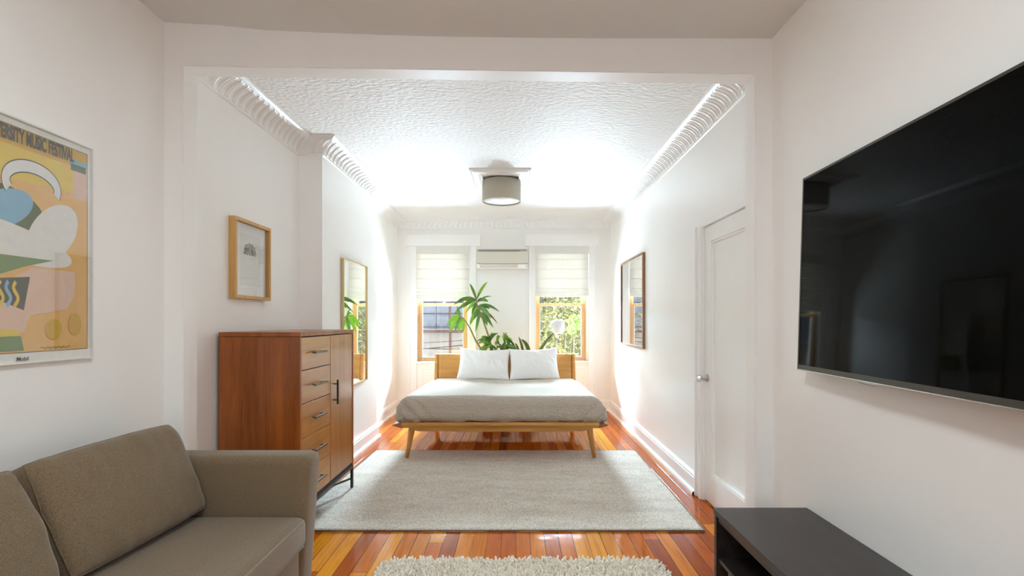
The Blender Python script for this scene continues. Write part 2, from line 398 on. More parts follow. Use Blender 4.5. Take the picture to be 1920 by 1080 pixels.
# windows: openings in the far wall
WIN = [dict(x0=-1.487, x1=-0.698, zt=2.474, zb=0.742, hx0=-1.653, hx1=-0.535, c0=-1.605, c1=-0.592),
       dict(x0=0.297, x1=1.096, zt=2.474, zb=0.752, hx0=0.142, hx1=1.244, c0=0.196, c1=1.194)]
bm = bm_()
def bw(x0, x1, z0, z1): box(bm, x0, x1, YB, YB+0.26, z0, z1)
bw(-2.1, WIN[0]['x0'], -0.05, 3.1); bw(WIN[0]['x1'], WIN[1]['x0'], -0.05, 3.1); bw(WIN[1]['x1'], 1.8, -0.05, 3.1)
for w in WIN: bw(w['x0'], w['x1'], -0.05, w['zb']); bw(w['x0'], w['x1'], w['zt'], 3.1)
st('wall_back', bm, M['wall'], 'white far wall between and around the two windows')

# wall behind the camera with one broad added window
bm = bm_()
box(bm, -2.1, -1.5, -2.7, -2.5, -0.05, 3.1); box(bm, 1.0, 1.8, -2.7, -2.5, -0.05, 3.1)
box(bm, -1.5, 1.0, -2.7, -2.5, -0.05, 0.8); box(bm, -1.5, 1.0, -2.7, -2.5, 2.6, 3.1)
st('wall_front', bm, M['wall'], 'white wall behind the camera with the added window')

# partition: two pillars and a sagging header
bm = bm_()
def ring(y): return [bm.verts.new(p) for p in ((-2.0, y, -0.02), (-1.7345, y, -0.02), (-1.7325 if y < YP1 else -1.7225, y, 2.678), (1.2455, y, 2.636), (1.2495, y, -0.02), (1.7, y, -0.02), (1.7, y, 3.05), (-2.0, y, 3.05))]
ra, rb = ring(YP0), ring(YP1)
for r_ in (ra, rb):
    bm.faces.new([r_[q] for q in (0, 1, 2, 7)]); bm.faces.new([r_[q] for q in (2, 3, 6, 7)]); bm.faces.new([r_[q] for q in (3, 4, 5, 6)])
for q in range(8): bm.faces.new((ra[q], ra[(q+1) % 8], rb[(q+1) % 8], rb[q]))
bmesh.ops.recalc_face_normals(bm, faces=bm.faces)
bmesh.ops.bevel(bm, geom=[e for e in bm.edges if len(e.link_faces) == 2 and abs(e.link_faces[0].normal.dot(e.link_faces[1].normal)) < 0.3 and all(-1.8 < v.co.x < 1.3 for v in e.verts)], offset=0.004, segments=2, affect='EDGES')
st('wall_partition', bm, M['wall'], 'white partition with a wide cased opening between the two rooms')

# front room ceiling, plaster that dips toward the right
bm = bm_()
cx = [(-2.0, 1.560), (-1.83, 1.556), (-1.55, 1.541), (-1.297, 1.514), (-0.9, 1.498), (-0.464, 1.483), (0.1, 1.475), (0.508, 1.472), (1.339, 1.472), (1.6, 1.472)]
lo = [[bm.verts.new((x, y, H+h)) for x, h in cx] for y in (-2.6, YP0+0.02)]
hi = [[bm.verts.new((x, y, 3.1)) for x, h in cx] for y in (-2.6, YP0+0.02)]
for i in range(len(cx)-1):
    f = bm.faces.new((lo[0][i], lo[0][i+1], lo[1][i+1], lo[1][i])); f.smooth = True
    bm.faces.new((hi[0][i], hi[0][i+1], hi[1][i+1], hi[1][i]))
for j in (0, 1):
    for i in range(len(cx)-1): bm.faces.new((lo[j][i], lo[j][i+1], hi[j][i+1], hi[j][i]))
bm.faces.new((lo[0][0], lo[1][0], hi[1][0], hi[0][0])); bm.faces.new((lo[0][-1], lo[1][-1], hi[1][-1], hi[0][-1]))
st('ceiling', bm, M['ceil'], 'smooth warm white ceiling of the near room')
bm = bm_(); box(bm, -2.1, 1.8, YP1-0.01, YB+0.2, ZC, 3.1)
st('ceiling', bm, M['anaglypta'], 'embossed textured white ceiling over the bed')

# moulding swept along a wall run with mitred corners
def sweep(bm, path, prof, step, disp=None, closed_ends=True):
    """path: list of (x,y), room on the right-hand side of travel; prof: list of (d,z)"""
    P2 = [Vector((a, b2)) for a, b2 in path]
    nrm = []
    for a, b2 in zip(P2, P2[1:]):
        t = (b2-a).normalized(); nrm.append(Vector((t.y, -t.x)))
    mit = []
    for i in range(len(P2)):
        if i == 0: mit.append(nrm[0])
        elif i == len(P2)-1: mit.append(nrm[-1])
        else:
            s = nrm[i-1]+nrm[i]; mit.append(s/(1+nrm[i-1].dot(nrm[i])))
    for i in range(len(P2)-1):
        L_ = (P2[i+1]-P2[i]).length; n = max(1, int(round(L_/step))); rows = []
        for k in range(n+1):
            t = k/n; row = []
            for q, (d, z) in enumerate(prof):
                dd, zz = (d, z) if disp is None else disp(q, d, z, t*L_, L_)
                p = (P2[i]+mit[i]*dd)*(1-t)+(P2[i+1]+mit[i+1]*dd)*t
                row.append(bm.verts.new((p.x, p.y, zz)))
            rows.append(row)
        for r0, r1 in zip(rows, rows[1:]):
            for q in range(len(prof)-1):
                f = bm.faces.new((r0[q], r1[q], r1[q+1], r0[q+1])); f.smooth = disp is not None
CORN = [(0.0, -0.122), (0.012, -0.120), (0.014, -0.108), (0.010, -0.104)]
for j in range(9):
    a = j/8*PI/2
    CORN.append((0.012+0.113*(1-math.cos(a)), -0.102+0.076*math.sin(a)))
CORN += [(0.130, -0.020), (0.142, -0.022), (0.146, -0.012), (0.160, -0.012), (0.162, 0.004)]
CORN = [(d, ZC+z) for d, z in CORN]
def rib(q, d, z, s, L_):
    if 4 <= q <= 12:
        w = (s/0.08) % 1.0
        h = (0.011 if w < 0.26 else (0.007 if 0.38 < w < 0.56 else 0.0))*math.sin((q-3.4)/9.2*PI)**0.5*max(0, min(1, min(s, L_-s)/0.02))
        return d+h*0.7, z-h*0.9
    return d, z
def corn(name, path, label):
    bm = bm_(); sweep(bm, path, CORN, 0.0080, rib); st(name, bm, M['trim'], label, cat='cornice', recalc=True)
# room must be on the right of travel: left wall travels +Y
corn('trim_1', [(LX, YP1), (LX, CH0), (CHX, CH0), (CHX, CH1), (LX2, CH1), (LX2, YB), (rx(YB), YB), (rx(YP1), YP1)], 'ribbed white cove cornice around the bedroom ceiling')

# baseboards
BASE = [(0.0, 0.165), (0.008, 0.165), (0.014, 0.158), (0.010, 0.150), (0.016, 0.146), (0.016, 0.128), (0.02, 0.126), (0.02, 0.034), (0.034, 0.030), (0.042, 0.018), (0.044, 0.0)]
def base(name, path, label):
    bm = bm_(); sweep(bm, path, BASE, 9.0); st(name, bm, M['trim'], label, cat='baseboard')
base('baseboard_left', [(LX, YP1), (LX, CH0), (CHX, CH0), (CHX, CH1), (LX2, CH1), (LX2, YB-0.0)], 'tall white moulded baseboard along the left wall')
base('baseboard_back', [(LX2, YB), (rx(YB), YB)], 'tall white moulded baseboard under the windows')
base('baseboard_right', [(rx(YB), YB), (rx(DY1+0.10), DY1+0.10)], 'tall white moulded baseboard along the right wall')
base('baseboard_front', [(-1.83, -2.49), (-1.83, YP0)], 'white baseboard behind the sofa')
base('baseboard_front', [(RXF, YP0), (RXF, -2.5)], 'white baseboard behind the media console')

# ------------------------------------------------------------------ windows
def window(i, w):
    x0, x1, zt, zb = w['x0'], w['x1'], w['zt'], w['zb']
    side = ('left', 'right')[i]
    root = thing('window_%d' % (i+1), ((x0+x1)/2, YB, zb), 'double hung pine sash window on the %s of the far wall' % side, 'window')
    root['kind'] = 'structure'
    bm = bm_()
    for a, c in ((w['c0'], x0), (w['c1'], x1)):
        lo_, hi_ = min(a, c), max(a, c)
        box(bm, lo_, hi_, YB-0.02, YB+0.001, 0.16, zt, 0.002)
        ox = a-0.0 if a < c else a
        s = 1 if a < c else -1
        box(bm, a, a+s*0.022, YB-0.034, YB-0.018, 0.16, zt, 0.004)
        box(bm, c-s*0.012, c, YB-0.026, YB-0.018, 0.16, zt, 0.003)
    obj('window_casing', bm, M['trim'], root)
    bm = bm_(); box(bm, w['hx0'], w['hx1'], YB-0.055, YB+0.001, zt, zt+0.178, 0.003)
    obj('head_board', bm, M['trim'], root)
    bm = bm_(); box(bm, x0-0.012, x1+0.012, YB-0.045, YB+0.05, zb-0.028, zb, 0.006)
    obj('window_sill', bm, M['trim'], root)
    # panelled apron below
    bm = bm_(); pz0, pz1 = 0.2, zb-0.03
    box(bm, x0, x1, YB-0.012, YB+0.001, 0.16, zb-0.028)
    m_ = 0.075
    for a, b2, c, d in ((x0+m_, x1-m_, pz1-m_-0.014, pz1-m_), (x0+m_, x1-m_, pz0+m_, pz0+m_+0.014)):
        box(bm, a, b2, YB-0.022, YB-0.011, c, d, 0.004)
    for a in (x0+m_, x1-m_-0.014): box(bm, a, a+0.014, YB-0.022, YB-0.011, pz0+m_, pz1-m_, 0.004)
    obj('apron_panel', bm, M['trim'], root)
    # wood jamb liner
    yi = YB+0.055
    jx0, jx1 = x0+0.004, x1-0.034
    bm = bm_()
    box(bm, jx0, jx0+0.022, yi, yi+0.12, zb, zt, 0.002); box(bm, jx1-0.022, jx1, yi, yi+0.12, zb, zt, 0.002)
    box(bm, jx0, jx1, yi, yi+0.12, zb, zb+0.02, 0.002); box(bm, jx0, jx1, yi, yi+0.12, zt-0.02, zt, 0.002)
    box(bm, jx0, jx0+0.01, yi-0.008, yi+0.01, zb, zt); box(bm, jx1-0.01, jx1, yi-0.008, yi+0.01, zb, zt)
    obj('window_frame', bm, M['sash'], root)
    bm = bm_(); box(bm, jx1, x1, yi-0.004, yi+0.12, zb, zt); obj('reveal', bm, M['trim'], root)
    # sashes
    for nm, ys, za, zc in (('lower_sash', yi+0.012, zb+0.02, 1.618), ('upper_sash', yi+0.062, 1.585, zt-0.02)):
        bm = bm_(); a0, a1 = jx0+0.022, jx1-0.022
        st_ = 0.042
        box(bm, a0, a0+st_, ys, ys+0.035, za, zc, 0.003); box(bm, a1-st_, a1, ys, ys+0.035, za, zc, 0.003)
        box(bm, a0+st_, a1-st_, ys, ys+0.035, za, za+0.036, 0.003); box(bm, a0+st_, a1-st_, ys, ys+0.035, zc-0.034, zc, 0.003)
        s = obj(nm, bm, M['sash'], root)
        bm = bm_(); box(bm, a0+st_, a1-st_, ys+0.014, ys+0.018, za+0.036, zc-0.034)
        obj('pane', bm, M['pane'], s)
        if nm == 'lower_sash':
            bm = bm_()
            for (p0, p1, q0, q1) in ((a0+st_, a0+st_+0.008, za+0.036, zc-0.034), (a1-st_-0.008, a1-st_, za+0.036, zc-0.034), (a0+st_, a1-st_, za+0.036, za+0.044), (a0+st_, a1-st_, zc-0.042, zc-0.034)):
                box(bm, p0, p1, ys+0.002, ys+0.010, q0, q1)
            obj('glazing_bead', bm, M['trim'], s, None)['label'] = 'white glazing bead'
            if i == 0:
                bm = bm_(); xm = (a0+a1)/2
                box(bm, xm-0.03, xm+0.03, ys+0.0, ys+0.03, zc, zc+0.01, 0.003); tube(bm, [(xm, ys+0.015, zc+0.01), (xm+0.035, ys+0.0, zc+0.02)], 0.006)
                obj('sash_lock', bm, M['silver'], s)
for i, w in enumerate(WIN): window(i, w)
# added window behind the camera, lets in fill light
w3 = thing('window_3', (-0.25, -2.6, 0.8), 'broad white window added behind the camera for fill light', 'window'); w3['kind'] = 'structure'
bm = bm_()
for a in (-1.5, -0.28, 0.94): box(bm, a, a+0.06, -2.64, -2.58, 0.8, 2.6, 0.003)
for z in (0.8, 1.68, 2.54): box(bm, -1.5, 1.0, -2.64, -2.58, z, z+0.06, 0.003)
obj('window_frame', bm, M['trim'], w3)
bm = bm_(); box(bm, -1.45, 0.95, -2.615, -2.61, 0.85, 2.55); obj('pane', bm, M['pane'], w3)

# ------------------------------------------------------------------ door
XD = rx(3.5)
d1 = thing('door_1', (XD, 3.46, 0), 'white single panel door in the right wall', 'door'); d1['kind'] = 'structure'
bm = bm_()
xf = XD+0.018
box(bm, xf, xf+0.04, DY0+0.02, DY1-0.015, 0.012, 0.22, 0.0); box(bm, xf, xf+0.04, DY0+0.02, DY1-0.015, 1.935, DZ-0.02, 0.0)
box(bm, xf, xf+0.04, DY1-0.13, DY1-0.015, 0.22, 1.935); box(bm, xf, xf+0.04, DY0+0.02, DY0+0.13, 0.22, 1.935)
box(bm, xf+0.022, xf+0.035, DY0+0.13, DY1-0.13, 0.22, 1.935)
obj('door_leaf', bm, M['trim'], d1)
bm = bm_()
y0_, y1_, z0_, z1_ = DY0+0.13, DY1-0.13, 0.22, 1.935
for (a, b2, c, d) in ((y1_-0.016, y1_, z0_, z1_), (y0_, y0_+0.016, z0_, z1_), (y0_, y1_, z0_, z0_+0.016), (y0_, y1_, z1_-0.016, z1_)):
    box(bm, xf+0.004, xf+0.024, a, b2, c, d, 0.005)
obj('panel_moulding', bm, M['trim'], d1)
bm = bm_()
cz0, cz1, xr = DY1, DY1+0.098, rx(DY1)
box(bm, xr-0.012, xr+0.005, DY1+0.03, cz1, 0, DZ, 0.002); box(bm, xr-0.03, xr+0.003, cz1-0.028, cz1, 0, DZ, 0.006)
box(bm, xr-0.022, xr+0.003, DY1-0.004, DY1+0.03, 0, DZ, 0.006); box(bm, xr-0.004, xr+0.05, DY1-0.012, DY1+0.004, 0, DZ, 0.003)
box(bm, XD-0.004, XD+0.06, DY0, DY1, DZ-0.016, DZ+0.004, 0.002)
obj('door_casing', bm, M['trim'], d1)
kc = Vector((xf, DY1-0.065, 0.925))
bm = bm_()
lathe(bm, [(0.0, -0.0), (0.026, -0.001), (0.028, -0.006), (0.016, -0.012), (0.010, -0.02), (0.009, -0.045), (0.0, -0.046)], kc, 24, axis='X')
o = obj('door_knob', bm, M['silver'], d1)
bm = bm_(); lathe(bm, [(0.0, -0.040), (0.014, -0.042), (0.027, -0.052), (0.030, -0.064), (0.024, -0.078), (0.0, -0.084)], kc, 10, axis='X')
for f in bm.faces: f.smooth = False
obj('glass_knob', bm, M['clear'], o)['label'] = 'faceted clear glass knob'

# ------------------------------------------------------------------ ceiling medallion and lamp
MX, MY = -0.154, 5.345
bm = bm_()
MED = [(0.0, 0.0), (0.0, -0.012), (0.014, -0.020), (0.022, -0.013), (0.030, -0.013), (0.038, -0.028), (0.085, -0.032), (0.092, -0.024), (0.104, -0.024), (0.112, -0.036), (0.122, -0.036), (0.126, -0.02)]
h_ = 0.307
cs = [(-h_, -h_), (h_, -h_), (h_, h_), (-h_, h_)]
rings = []
for d, z in MED:
    s = (h_-d)/h_
    rings.append([bm.verts.new((MX+a*s, MY+b2*s, ZC+z)) for a, b2 in cs])
for r0, r1 in zip(rings, rings[1:]):
    for j in range(4): bm.faces.new((r0[j], r0[(j+1) % 4], r1[(j+1) % 4], r1[j]))
bm.faces.new(rings[-1])
st('trim_2', bm, M['trim'], 'square stepped white plaster medallion above the drum lamp', cat='ceiling medallion')
LXc, LYc = -0.15, 5.39
zt_, zb_ = 2.815, 2.605
lt = thing('ceiling_lamp', (LXc, LYc, 2.6), 'greige fabric drum lamp mounted under the square ceiling medallion', 'ceiling lamp')
bm = bm_(); lathe(bm, [(0.202, zb_), (0.202, zt_), (0.198, zt_), (0.198, zb_), (0.202, zb_)], (LXc, LYc, 0), 64); obj('lamp_shade', bm, M['lampshade'], lt)
bm = bm_(); lathe(bm, [(0.0, zb_+0.012), (0.197, zb_+0.012), (0.197, zb_+0.017), (0.0, zb_+0.017)], (LXc, LYc, 0), 64); obj('diffuser', bm, M['diffuser'], lt)
bm = bm_(); lathe(bm, [(0.0, zt_-0.004), (0.075, zt_-0.003), (0.075, zt_+0.006), (0.035, zt_+0.012), (0.035, ZC-0.018), (0.0, ZC-0.018)], (LXc, LYc, 0), 32); obj('canopy', bm, M['diffuser'], lt)
bm = bm_()
for q in range(3):
    a = q*2*PI/3+0.5; tube(bm, [(LXc+0.03*math.cos(a), LYc+0.03*math.sin(a), zt_-0.004), (LXc+0.199*math.cos(a), LYc+0.199*math.sin(a), zt_-0.004)], 0.003)
obj('spider_ring', bm, M['silver'], lt)

fx = thing('ceiling_lamp', (-0.25, 0.9, 2.70), 'flush round lamp added as near room fill, out of frame above the camera', 'ceiling lamp')  # added out of frame to hold the near room fill light
bm = bm_(); lathe(bm, [(0.24, 2.72), (0.24, 2.835), (0.235, 2.835), (0.235, 2.72), (0.24, 2.72)], (-0.25, 0.9, 0), 48); obj('lamp_shade', bm, M['lampshade'], fx)
bm = bm_(); lathe(bm, [(0.0, 2.735), (0.234, 2.735), (0.234, 2.74), (0.0, 2.74)], (-0.25, 0.9, 0), 48); obj('diffuser', bm, M['diffuser'], fx)
fill_disc = bpy.data.lights.new('near_room_fill', 'AREA'); fill_disc.shape = 'DISK'; fill_disc.size = 0.44; fill_disc.energy = 17; fill_disc.color = (0.82, 0.96, 1.0)
bo = bpy.data.objects.new('near_room_fill', fill_disc); C.objects.link(bo); bo.location = (-0.25, 0.9, 2.728)

# ------------------------------------------------------------------ roman blinds
def blind(i, x0, x1, folds, stack_top, zbot, label):
    root = thing('roman_blind', ((x0+x1)/2, YB, zbot), label, 'blind', 'linen roman blinds')
    yb = YB-0.018
    prof = [(0.0, 2.474), (0.0, 2.352)]
    for f in folds: prof += [(0.001, f+0.012), (0.012, f+0.002), (0.013, f-0.006), (0.002, f-0.008)]
    prof += [(0.0, stack_top+0.006)]
    n = 5 if i else 4
    if i == 0:
        prof += [(0.014, stack_top), (0.020, stack_top-0.03), (0.016, stack_top-0.045), (0.022, stack_top-0.052), (0.030, stack_top-0.07)]
        stack_top -= 0.075
    hh = (stack_top-zbot)/n
    for q in range(n):
        z = stack_top-q*hh; f = 0.030+0.004*q
        prof += [(f-0.008, z-0.001), (f, z-hh*0.25), (f+0.003, z-hh*0.6), (f-0.002, z-hh*0.93)]
    prof += [(0.018, zbot), (0.0, zbot+0.004)]
    bm = bm_()
    def fn(u, v):
        k = v*(len(prof)-1); j = min(int(k), len(prof)-2); t = k-j
        d = prof[j][0]*(1-t)+prof[j+1][0]*t; z = prof[j][1]*(1-t)+prof[j+1][1]*t
        wob = 0.004*math.sin(u*7+z*9)*(1 if z < stack_top+0.1 else 0.3)
        return Vector((x0+(x1-x0)*u, yb-d+wob*0.3, z+(0.003*math.sin(u*9) if z < stack_top else 0)))
    grid(bm, fn, 24, len(prof)-1)
    for f in bm.faces: f.smooth = False
    o = obj('fabric', bm, M['blind'], root); md = o.modifiers.new('thickness', 'SOLIDIFY'); md.thickness = 0.002
    bm = bm_(); box(bm, x0, x1, yb-0.034, yb-0.028, 2.353, 2.474, 0.002)
    obj('valance', bm, M['blind'], root)
    bm = bm_(); box(bm, x0+0.01, x1-0.01, yb-0.028, YB-0.001, 2.44, 2.474, 0.002); obj('head_rail', bm, M['trim'], root)
blind(0, -1.489, -0.696, (2.278, 2.126, 1.982), 1.84, 1.655, 'white linen roman blind on the left window, hanging slightly lower')
blind(1, 0.292, 1.094, (2.278, 2.126, 1.982), 1.838, 1.718, 'white linen roman blind on the right window, above the globe lamp')

# ------------------------------------------------------------------ air conditioner
ac = thing('air_conditioner', (-0.19, YB, 2.12), 'ivory wall mounted split air conditioner between the two windows', 'air conditioner')
ax0, ax1, yf = -0.578, 0.182, YB-0.2
bm = bm_()
hexa(bm, [(ax0, yf+0.05, 2.128), (ax1, yf+0.05, 2.128), (ax1, YB, 2.128), (ax0, YB, 2.128), (ax0, yf+0.02, 2.412), (ax1, yf+0.02, 2.412), (ax1, YB, 2.412), (ax0, YB, 2.412)], 0.008)
obj('casing', bm, M['ac'], ac)
bm = bm_(); box(bm, ax0+0.002, ax1-0.002, yf, yf+0.03, 2.192, 2.372, 0.006); obj('front_panel', bm, M['ac'], ac)
bm = bm_(); box(bm, ax0+0.03, ax1-0.12, yf+0.008, yf+0.022, 2.374, 2.384); box(bm, ax0+0.02, ax1-0.03, yf+0.012, yf+0.022, 2.388, 2.396); obj('air_slot', bm, M['ac_dark'], ac)
bm = bm_(); hexa(bm, [(ax0+0.004, yf+0.03, 2.122), (ax1-0.004, yf+0.03, 2.122), (ax1-0.004, yf+0.06, 2.122), (ax0+0.004, yf+0.06, 2.122), (ax0+0.004, yf+0.004, 2.186), (ax1-0.004, yf+0.004, 2.186), (ax1-0.004, yf+0.04, 2.186), (ax0+0.004, yf+0.04, 2.186)], 0.005)
obj('lower_fascia', bm, M['trim'], ac)
bm = bm_(); hexa(bm, [(ax0+0.05, yf+0.017, 2.135), (ax1-0.15, yf+0.017, 2.135), (ax1-0.15, yf+0.035, 2.135), (ax0+0.05, yf+0.035, 2.135), (ax0+0.05, yf+0.0, 2.178), (ax1-0.15, yf+0.0, 2.178), (ax1-0.15, yf+0.02, 2.178), (ax0+0.05, yf+0.02, 2.178)], 0.003)
obj('louvre_flap', bm, M['ac'], ac)
bm = bm_(); box(bm, ax0+0.012, ax0+0.055, yf-0.001, yf+0.002, 2.198, 2.204); obj('badge', bm, M['ac_dark'], ac)
bm = bm_(); box(bm, ax1-0.05, ax1-0.014, yf-0.001, yf+0.002, 2.198, 2.203); obj('badge', bm, M['ac_dark'], ac)
bm = bm_(); box(bm, ax1-0.03, ax1-0.018, yf+0.002, yf+0.008, 2.15, 2.165); obj('indicator_window', bm, M['ac_dark'], ac)

# ------------------------------------------------------------------ picture frames, mirror, poster (all on side walls)
def framed(root, X0, sgn, y0, y1, z0, z1, fw, depth, mat, inset=0.006, bev=0.0015):
    """frame on a wall at X0, room toward sgn*X"""
    bm = bm_(); xa, xb = X0, X0+sgn*depth
    box(bm, xa, xb, y0, y1, z1-fw, z1, bev); box(bm, xa, xb, y0, y1, z0, z0+fw, bev)
    box(bm, xa, xb, y0, y0+fw, z0+fw, z1-fw, bev); box(bm, xa, xb, y1-fw, y1, z0+fw, z1-fw, bev)
    return obj('frame', bm, mat, root)
# small picture above the dresser
r = thing('framed_picture', (LX, 3.48, 1.495), 'small maple framed botanical print hanging above the dresser', 'picture')
fy0, fy1, fz0, fz1 = 3.245, 3.715, 1.497, 2.02
framed(r, LX, 1, fy0, fy1, fz0, fz1, 0.022, 0.045, M['frame_wood'])
M['mat'] = plain('white mat board', (240, 239, 236), 0.8, var=0.01)
M['mat2'] = plain('mat bevel', (206, 204, 200), 0.8, var=0.01)
bm = bm_(); box(bm, LX+0.002, LX+0.016, fy0+0.02, fy1-0.02, fz0+0.02, fz1-0.02)
pm = obj('mat_board', bm, M['mat'], r)
bm = bm_()
gy0, gy1, gz0, gz1 = fy0+0.10, fy1-0.10, fz0+0.09, fz1-0.09
xq = LX+0.0165
def quad(bm, x, y0, y1, z0, z1, mi): poly(bm, [(x, y0, z0), (x, y1, z0), (x, y1, z1), (x, y0, z1)], mi)
quad(bm, xq, gy0, gy1, gz0, gz1, 0)
for q in range(240):
    a = random.random()*2*PI; rr = 0.078*math.sqrt(random.random())
    cy_, cz_ = 3.475+rr*math.cos(a)*1.05, 1.805+abs(rr*math.sin(a))*1.0-0.008
    b_ = random.random()*PI; l_ = 0.006+random.random()*0.008
    d1_ = Vector((0, math.cos(b_), math.sin(b_)))*l_; d2_ = Vector((0, -math.sin(b_), math.cos(b_)))*l_*0.35
    c_ = Vector((xq+0.0004, cy_, cz_)); poly(bm, [c_-d1_, c_-d2_, c_+d1_, c_+d2_], 1+q % 3)
def line(bm, x, a, b2, w, mi):
    a = Vector((x, *a)); b2 = Vector((x, *b2)); t = (b2-a).normalized(); n = Vector((0, -t.z, t.y))*w
    poly(bm, [a-n, b2-n, b2+n, a+n], mi)
for a, b2 in (((3.42, 1.85), (3.60, 1.83)), ((3.50, 1.92), (3.44, 1.72)), ((3.50, 1.92), (3.57, 1.70)), ((3.44, 1.72), (3.59, 1.78)), ((3.57, 1.70), (3.41, 1.79))):
    line(bm, xq+0.0008, a, b2, 0.0012, 4)
M['pg1'] = plain('print green', (120, 140, 88), 0.8); M['pg2'] = plain('print mauve', (140, 124, 128), 0.8); M['pg3'] = plain('print olive', (168, 160, 112), 0.8)
M['pline'] = plain('print pale line', (250, 250, 250), 0.8); M['paper'] = plain('print paper', (228, 227, 224), 0.8, var=0.01)
obj('print', bm, [M['paper'], M['pg1'], M['pg2'], M['pg3'], M['pline']], pm, recalc=False)
bm = bm_(); box(bm, LX+0.024, LX+0.026, fy0+0.02, fy1-0.02, fz0+0.02, fz1-0.02); obj('glass', bm, M['picglass'], r)

# mirror on the chimney breast
r = thing('wall_mirror', (CHX, 5.1, 0.72), 'tall brass framed mirror hanging on the chimney breast', 'mirror')
my0, my1, mz0, mz1 = 4.74, 5.50, 0.722, 1.935
framed(r, CHX, 1, my0, my1, mz0, mz1, 0.011, 0.03, M['brass'])
bm = bm_(); box(bm, CHX+0.001, CHX+0.018, my0+0.008, my1-0.008, mz0+0.008, mz1-0.008); obj('mirror_glass', bm, M['mirror'], r)

# large picture on the right wall
r = thing('framed_picture', (rx(6.1), 6.15, 1.05), 'large brown framed picture under reflective glass on the right wall', 'picture')
py0, py1, pz0, pz1 = 5.60, 6.78, 1.045, 2.105
X0 = rx(6.2)
framed(r, X0+0.004, -1, py0, py1, pz0, pz1, 0.026, 0.036, M['frame_brown'])
bm = bm_(); box(bm, X0-0.001, X0-0.012, py0+0.02, py1-0.02, pz0+0.02, pz1-0.02)
pm = obj('mat_board', bm, plain('pale grey print', (240, 240, 240), 0.8), r)
bm = bm_(); box(bm, X0-0.018, X0-0.021, py0+0.02, py1-0.02, pz0+0.02, pz1-0.02); obj('glass', bm, glassy('reflective picture glass', (0.96, 0.96, 0.96), 4.5), r)

# poster over the sofa
YR, YL = 2.197, 1.587
zt0, zb0 = 2.090, 1.192
r = thing('framed_poster', (-1.83, 1.89, zb0), 'yellow and orange music festival poster in a thin white frame above the sofa', 'poster')
framed(r, -1.83, 1, YL, YR, zb0, zt0, 0.007, 0.02, plain('white enamel frame', (232, 230, 226), 0.35))
pc = {n_: plain('poster ' + n_, c_, 0.75, var=0.03, vscale=30) for n_, c_ in dict(cream=(240, 238, 230), yellow=(238, 206, 84), gold=(222, 178, 66), orange=(240, 190, 112), peach=(236, 200, 176), white=(240, 238, 232), green=(126, 150, 96), olive=(92, 104, 64), blue=(142, 190, 216), ink=(84, 80, 70), grey=(180, 178, 172)).items()}
names = list(pc)
bm = bm_(); xp = -1.83+0.010
box(bm, -1.829, xp-0.0004, YL+0.004, YR-0.004, zb0+0.004, zt0-0.004, mi=names.index('cream'))
lay = [0]
def U(u, v): return (YR-u*0.61, zt0-v*0.898)     # u from the right edge, v from the top
def shape(pts, col):
    lay[0] += 1; x = xp+lay[0]*0.00012
    f = poly(bm, [(x, *U(u, v)) for u, v in pts], names.index(col))
def rect(u0, u1, v0, v1, col): shape([(u0, v0), (u1, v0), (u1, v1), (u0, v1)], col)
def ell(cu, cv, ru, rv, col, a0=0, a1=2*PI, n=40, rot=0):
    pts = []
    for q in range(n if a1-a0 >= 2*PI-1e-6 else n+1):
        a = a0+(a1-a0)*q/n; x, y = ru*math.cos(a), rv*math.sin(a)
        pts.append((cu+x*math.cos(rot)-y*math.sin(rot), cv+x*math.sin(rot)+y*math.cos(rot)))
    shape(pts, col)
def band(pts, w, col, taper=None):
    L_, R_ = [], []
    n = len(pts)
    for q in range(n):
        a = Vector(pts[max(q-1, 0)]); b2 = Vector(pts[min(q+1, n-1)]); t = (b2-a).normalized()
        ww = w if taper is None else w*taper(q/(n-1)); nn = Vector((-t.y, t.x))*ww
        L_.append(tuple(Vector(pts[q])+nn)); R_.append(tuple(Vector(pts[q])-nn))
    for q in range(n-1):
        lay[0] = lay[0] if q else lay[0]+1
        x = xp+lay[0]*0.00012
        poly(bm, [(x, *U(*p)) for p in (L_[q], L_[q+1], R_[q+1], R_[q])], names.index(col))
rect(0.035, 0.965, 0.035, 0.955, 'ink'); rect(0.04, 0.96, 0.038, 0.952, 'orange')
rect(0.04, 0.96, 0.038, 0.115, 'gold'); rect(0.04, 0.96, 0.118, 0.20, 'yellow')
shape([(0.04, 0.118), (0.96, 0.118), (0.96, 0.27), (0.5, 0.25), (0.04, 0.235)], 'yellow')
rect(0.04, 0.15, 0.10, 0.26, 'peach'); rect(0.04, 0.18, 0.085, 0.105, 'blue'); rect(0.05, 0.17, 0.105, 0.135, 'olive')
# plain overlapping abstract discs and ribbons in the poster's colours
ell(0.66, 0.40, 0.30, 0.12, 'olive'); ell(0.63, 0.38, 0.20, 0.075, 'blue', rot=0.3)
ell(0.62, 0.50, 0.46, 0.075, 'white', rot=-0.12); ell(0.30, 0.44, 0.20, 0.11, 'white', rot=0.5)
band([(0.44+0.17*math.cos(a), 0.255+0.075*math.sin(a)) for a in [PI*(0.9+1.25*q/24) for q in range(25)]], 0.028, 'ink')
band([(0.44+0.17*math.cos(a), 0.255+0.075*math.sin(a)) for a in [PI*(0.9+1.25*q/24) for q in range(25)]], 0.023, 'white')
shape([(0.30, 0.56), (0.96, 0.56), (0.96, 0.79), (0.86, 0.76), (0.72, 0.66), (0.5, 0.60)], 'green')
ell(0.86, 0.64, 0.10, 0.09, 'olive'); ell(0.82, 0.655, 0.12, 0.06, 'green', rot=0.4)
shape([(0.14, 0.60), (0.44, 0.60), (0.60, 0.66), (0.80, 0.80), (0.96, 0.84), (0.96, 0.87), (0.50, 0.87), (0.46, 0.80), (0.20, 0.77), (0.14, 0.70)], 'peach')
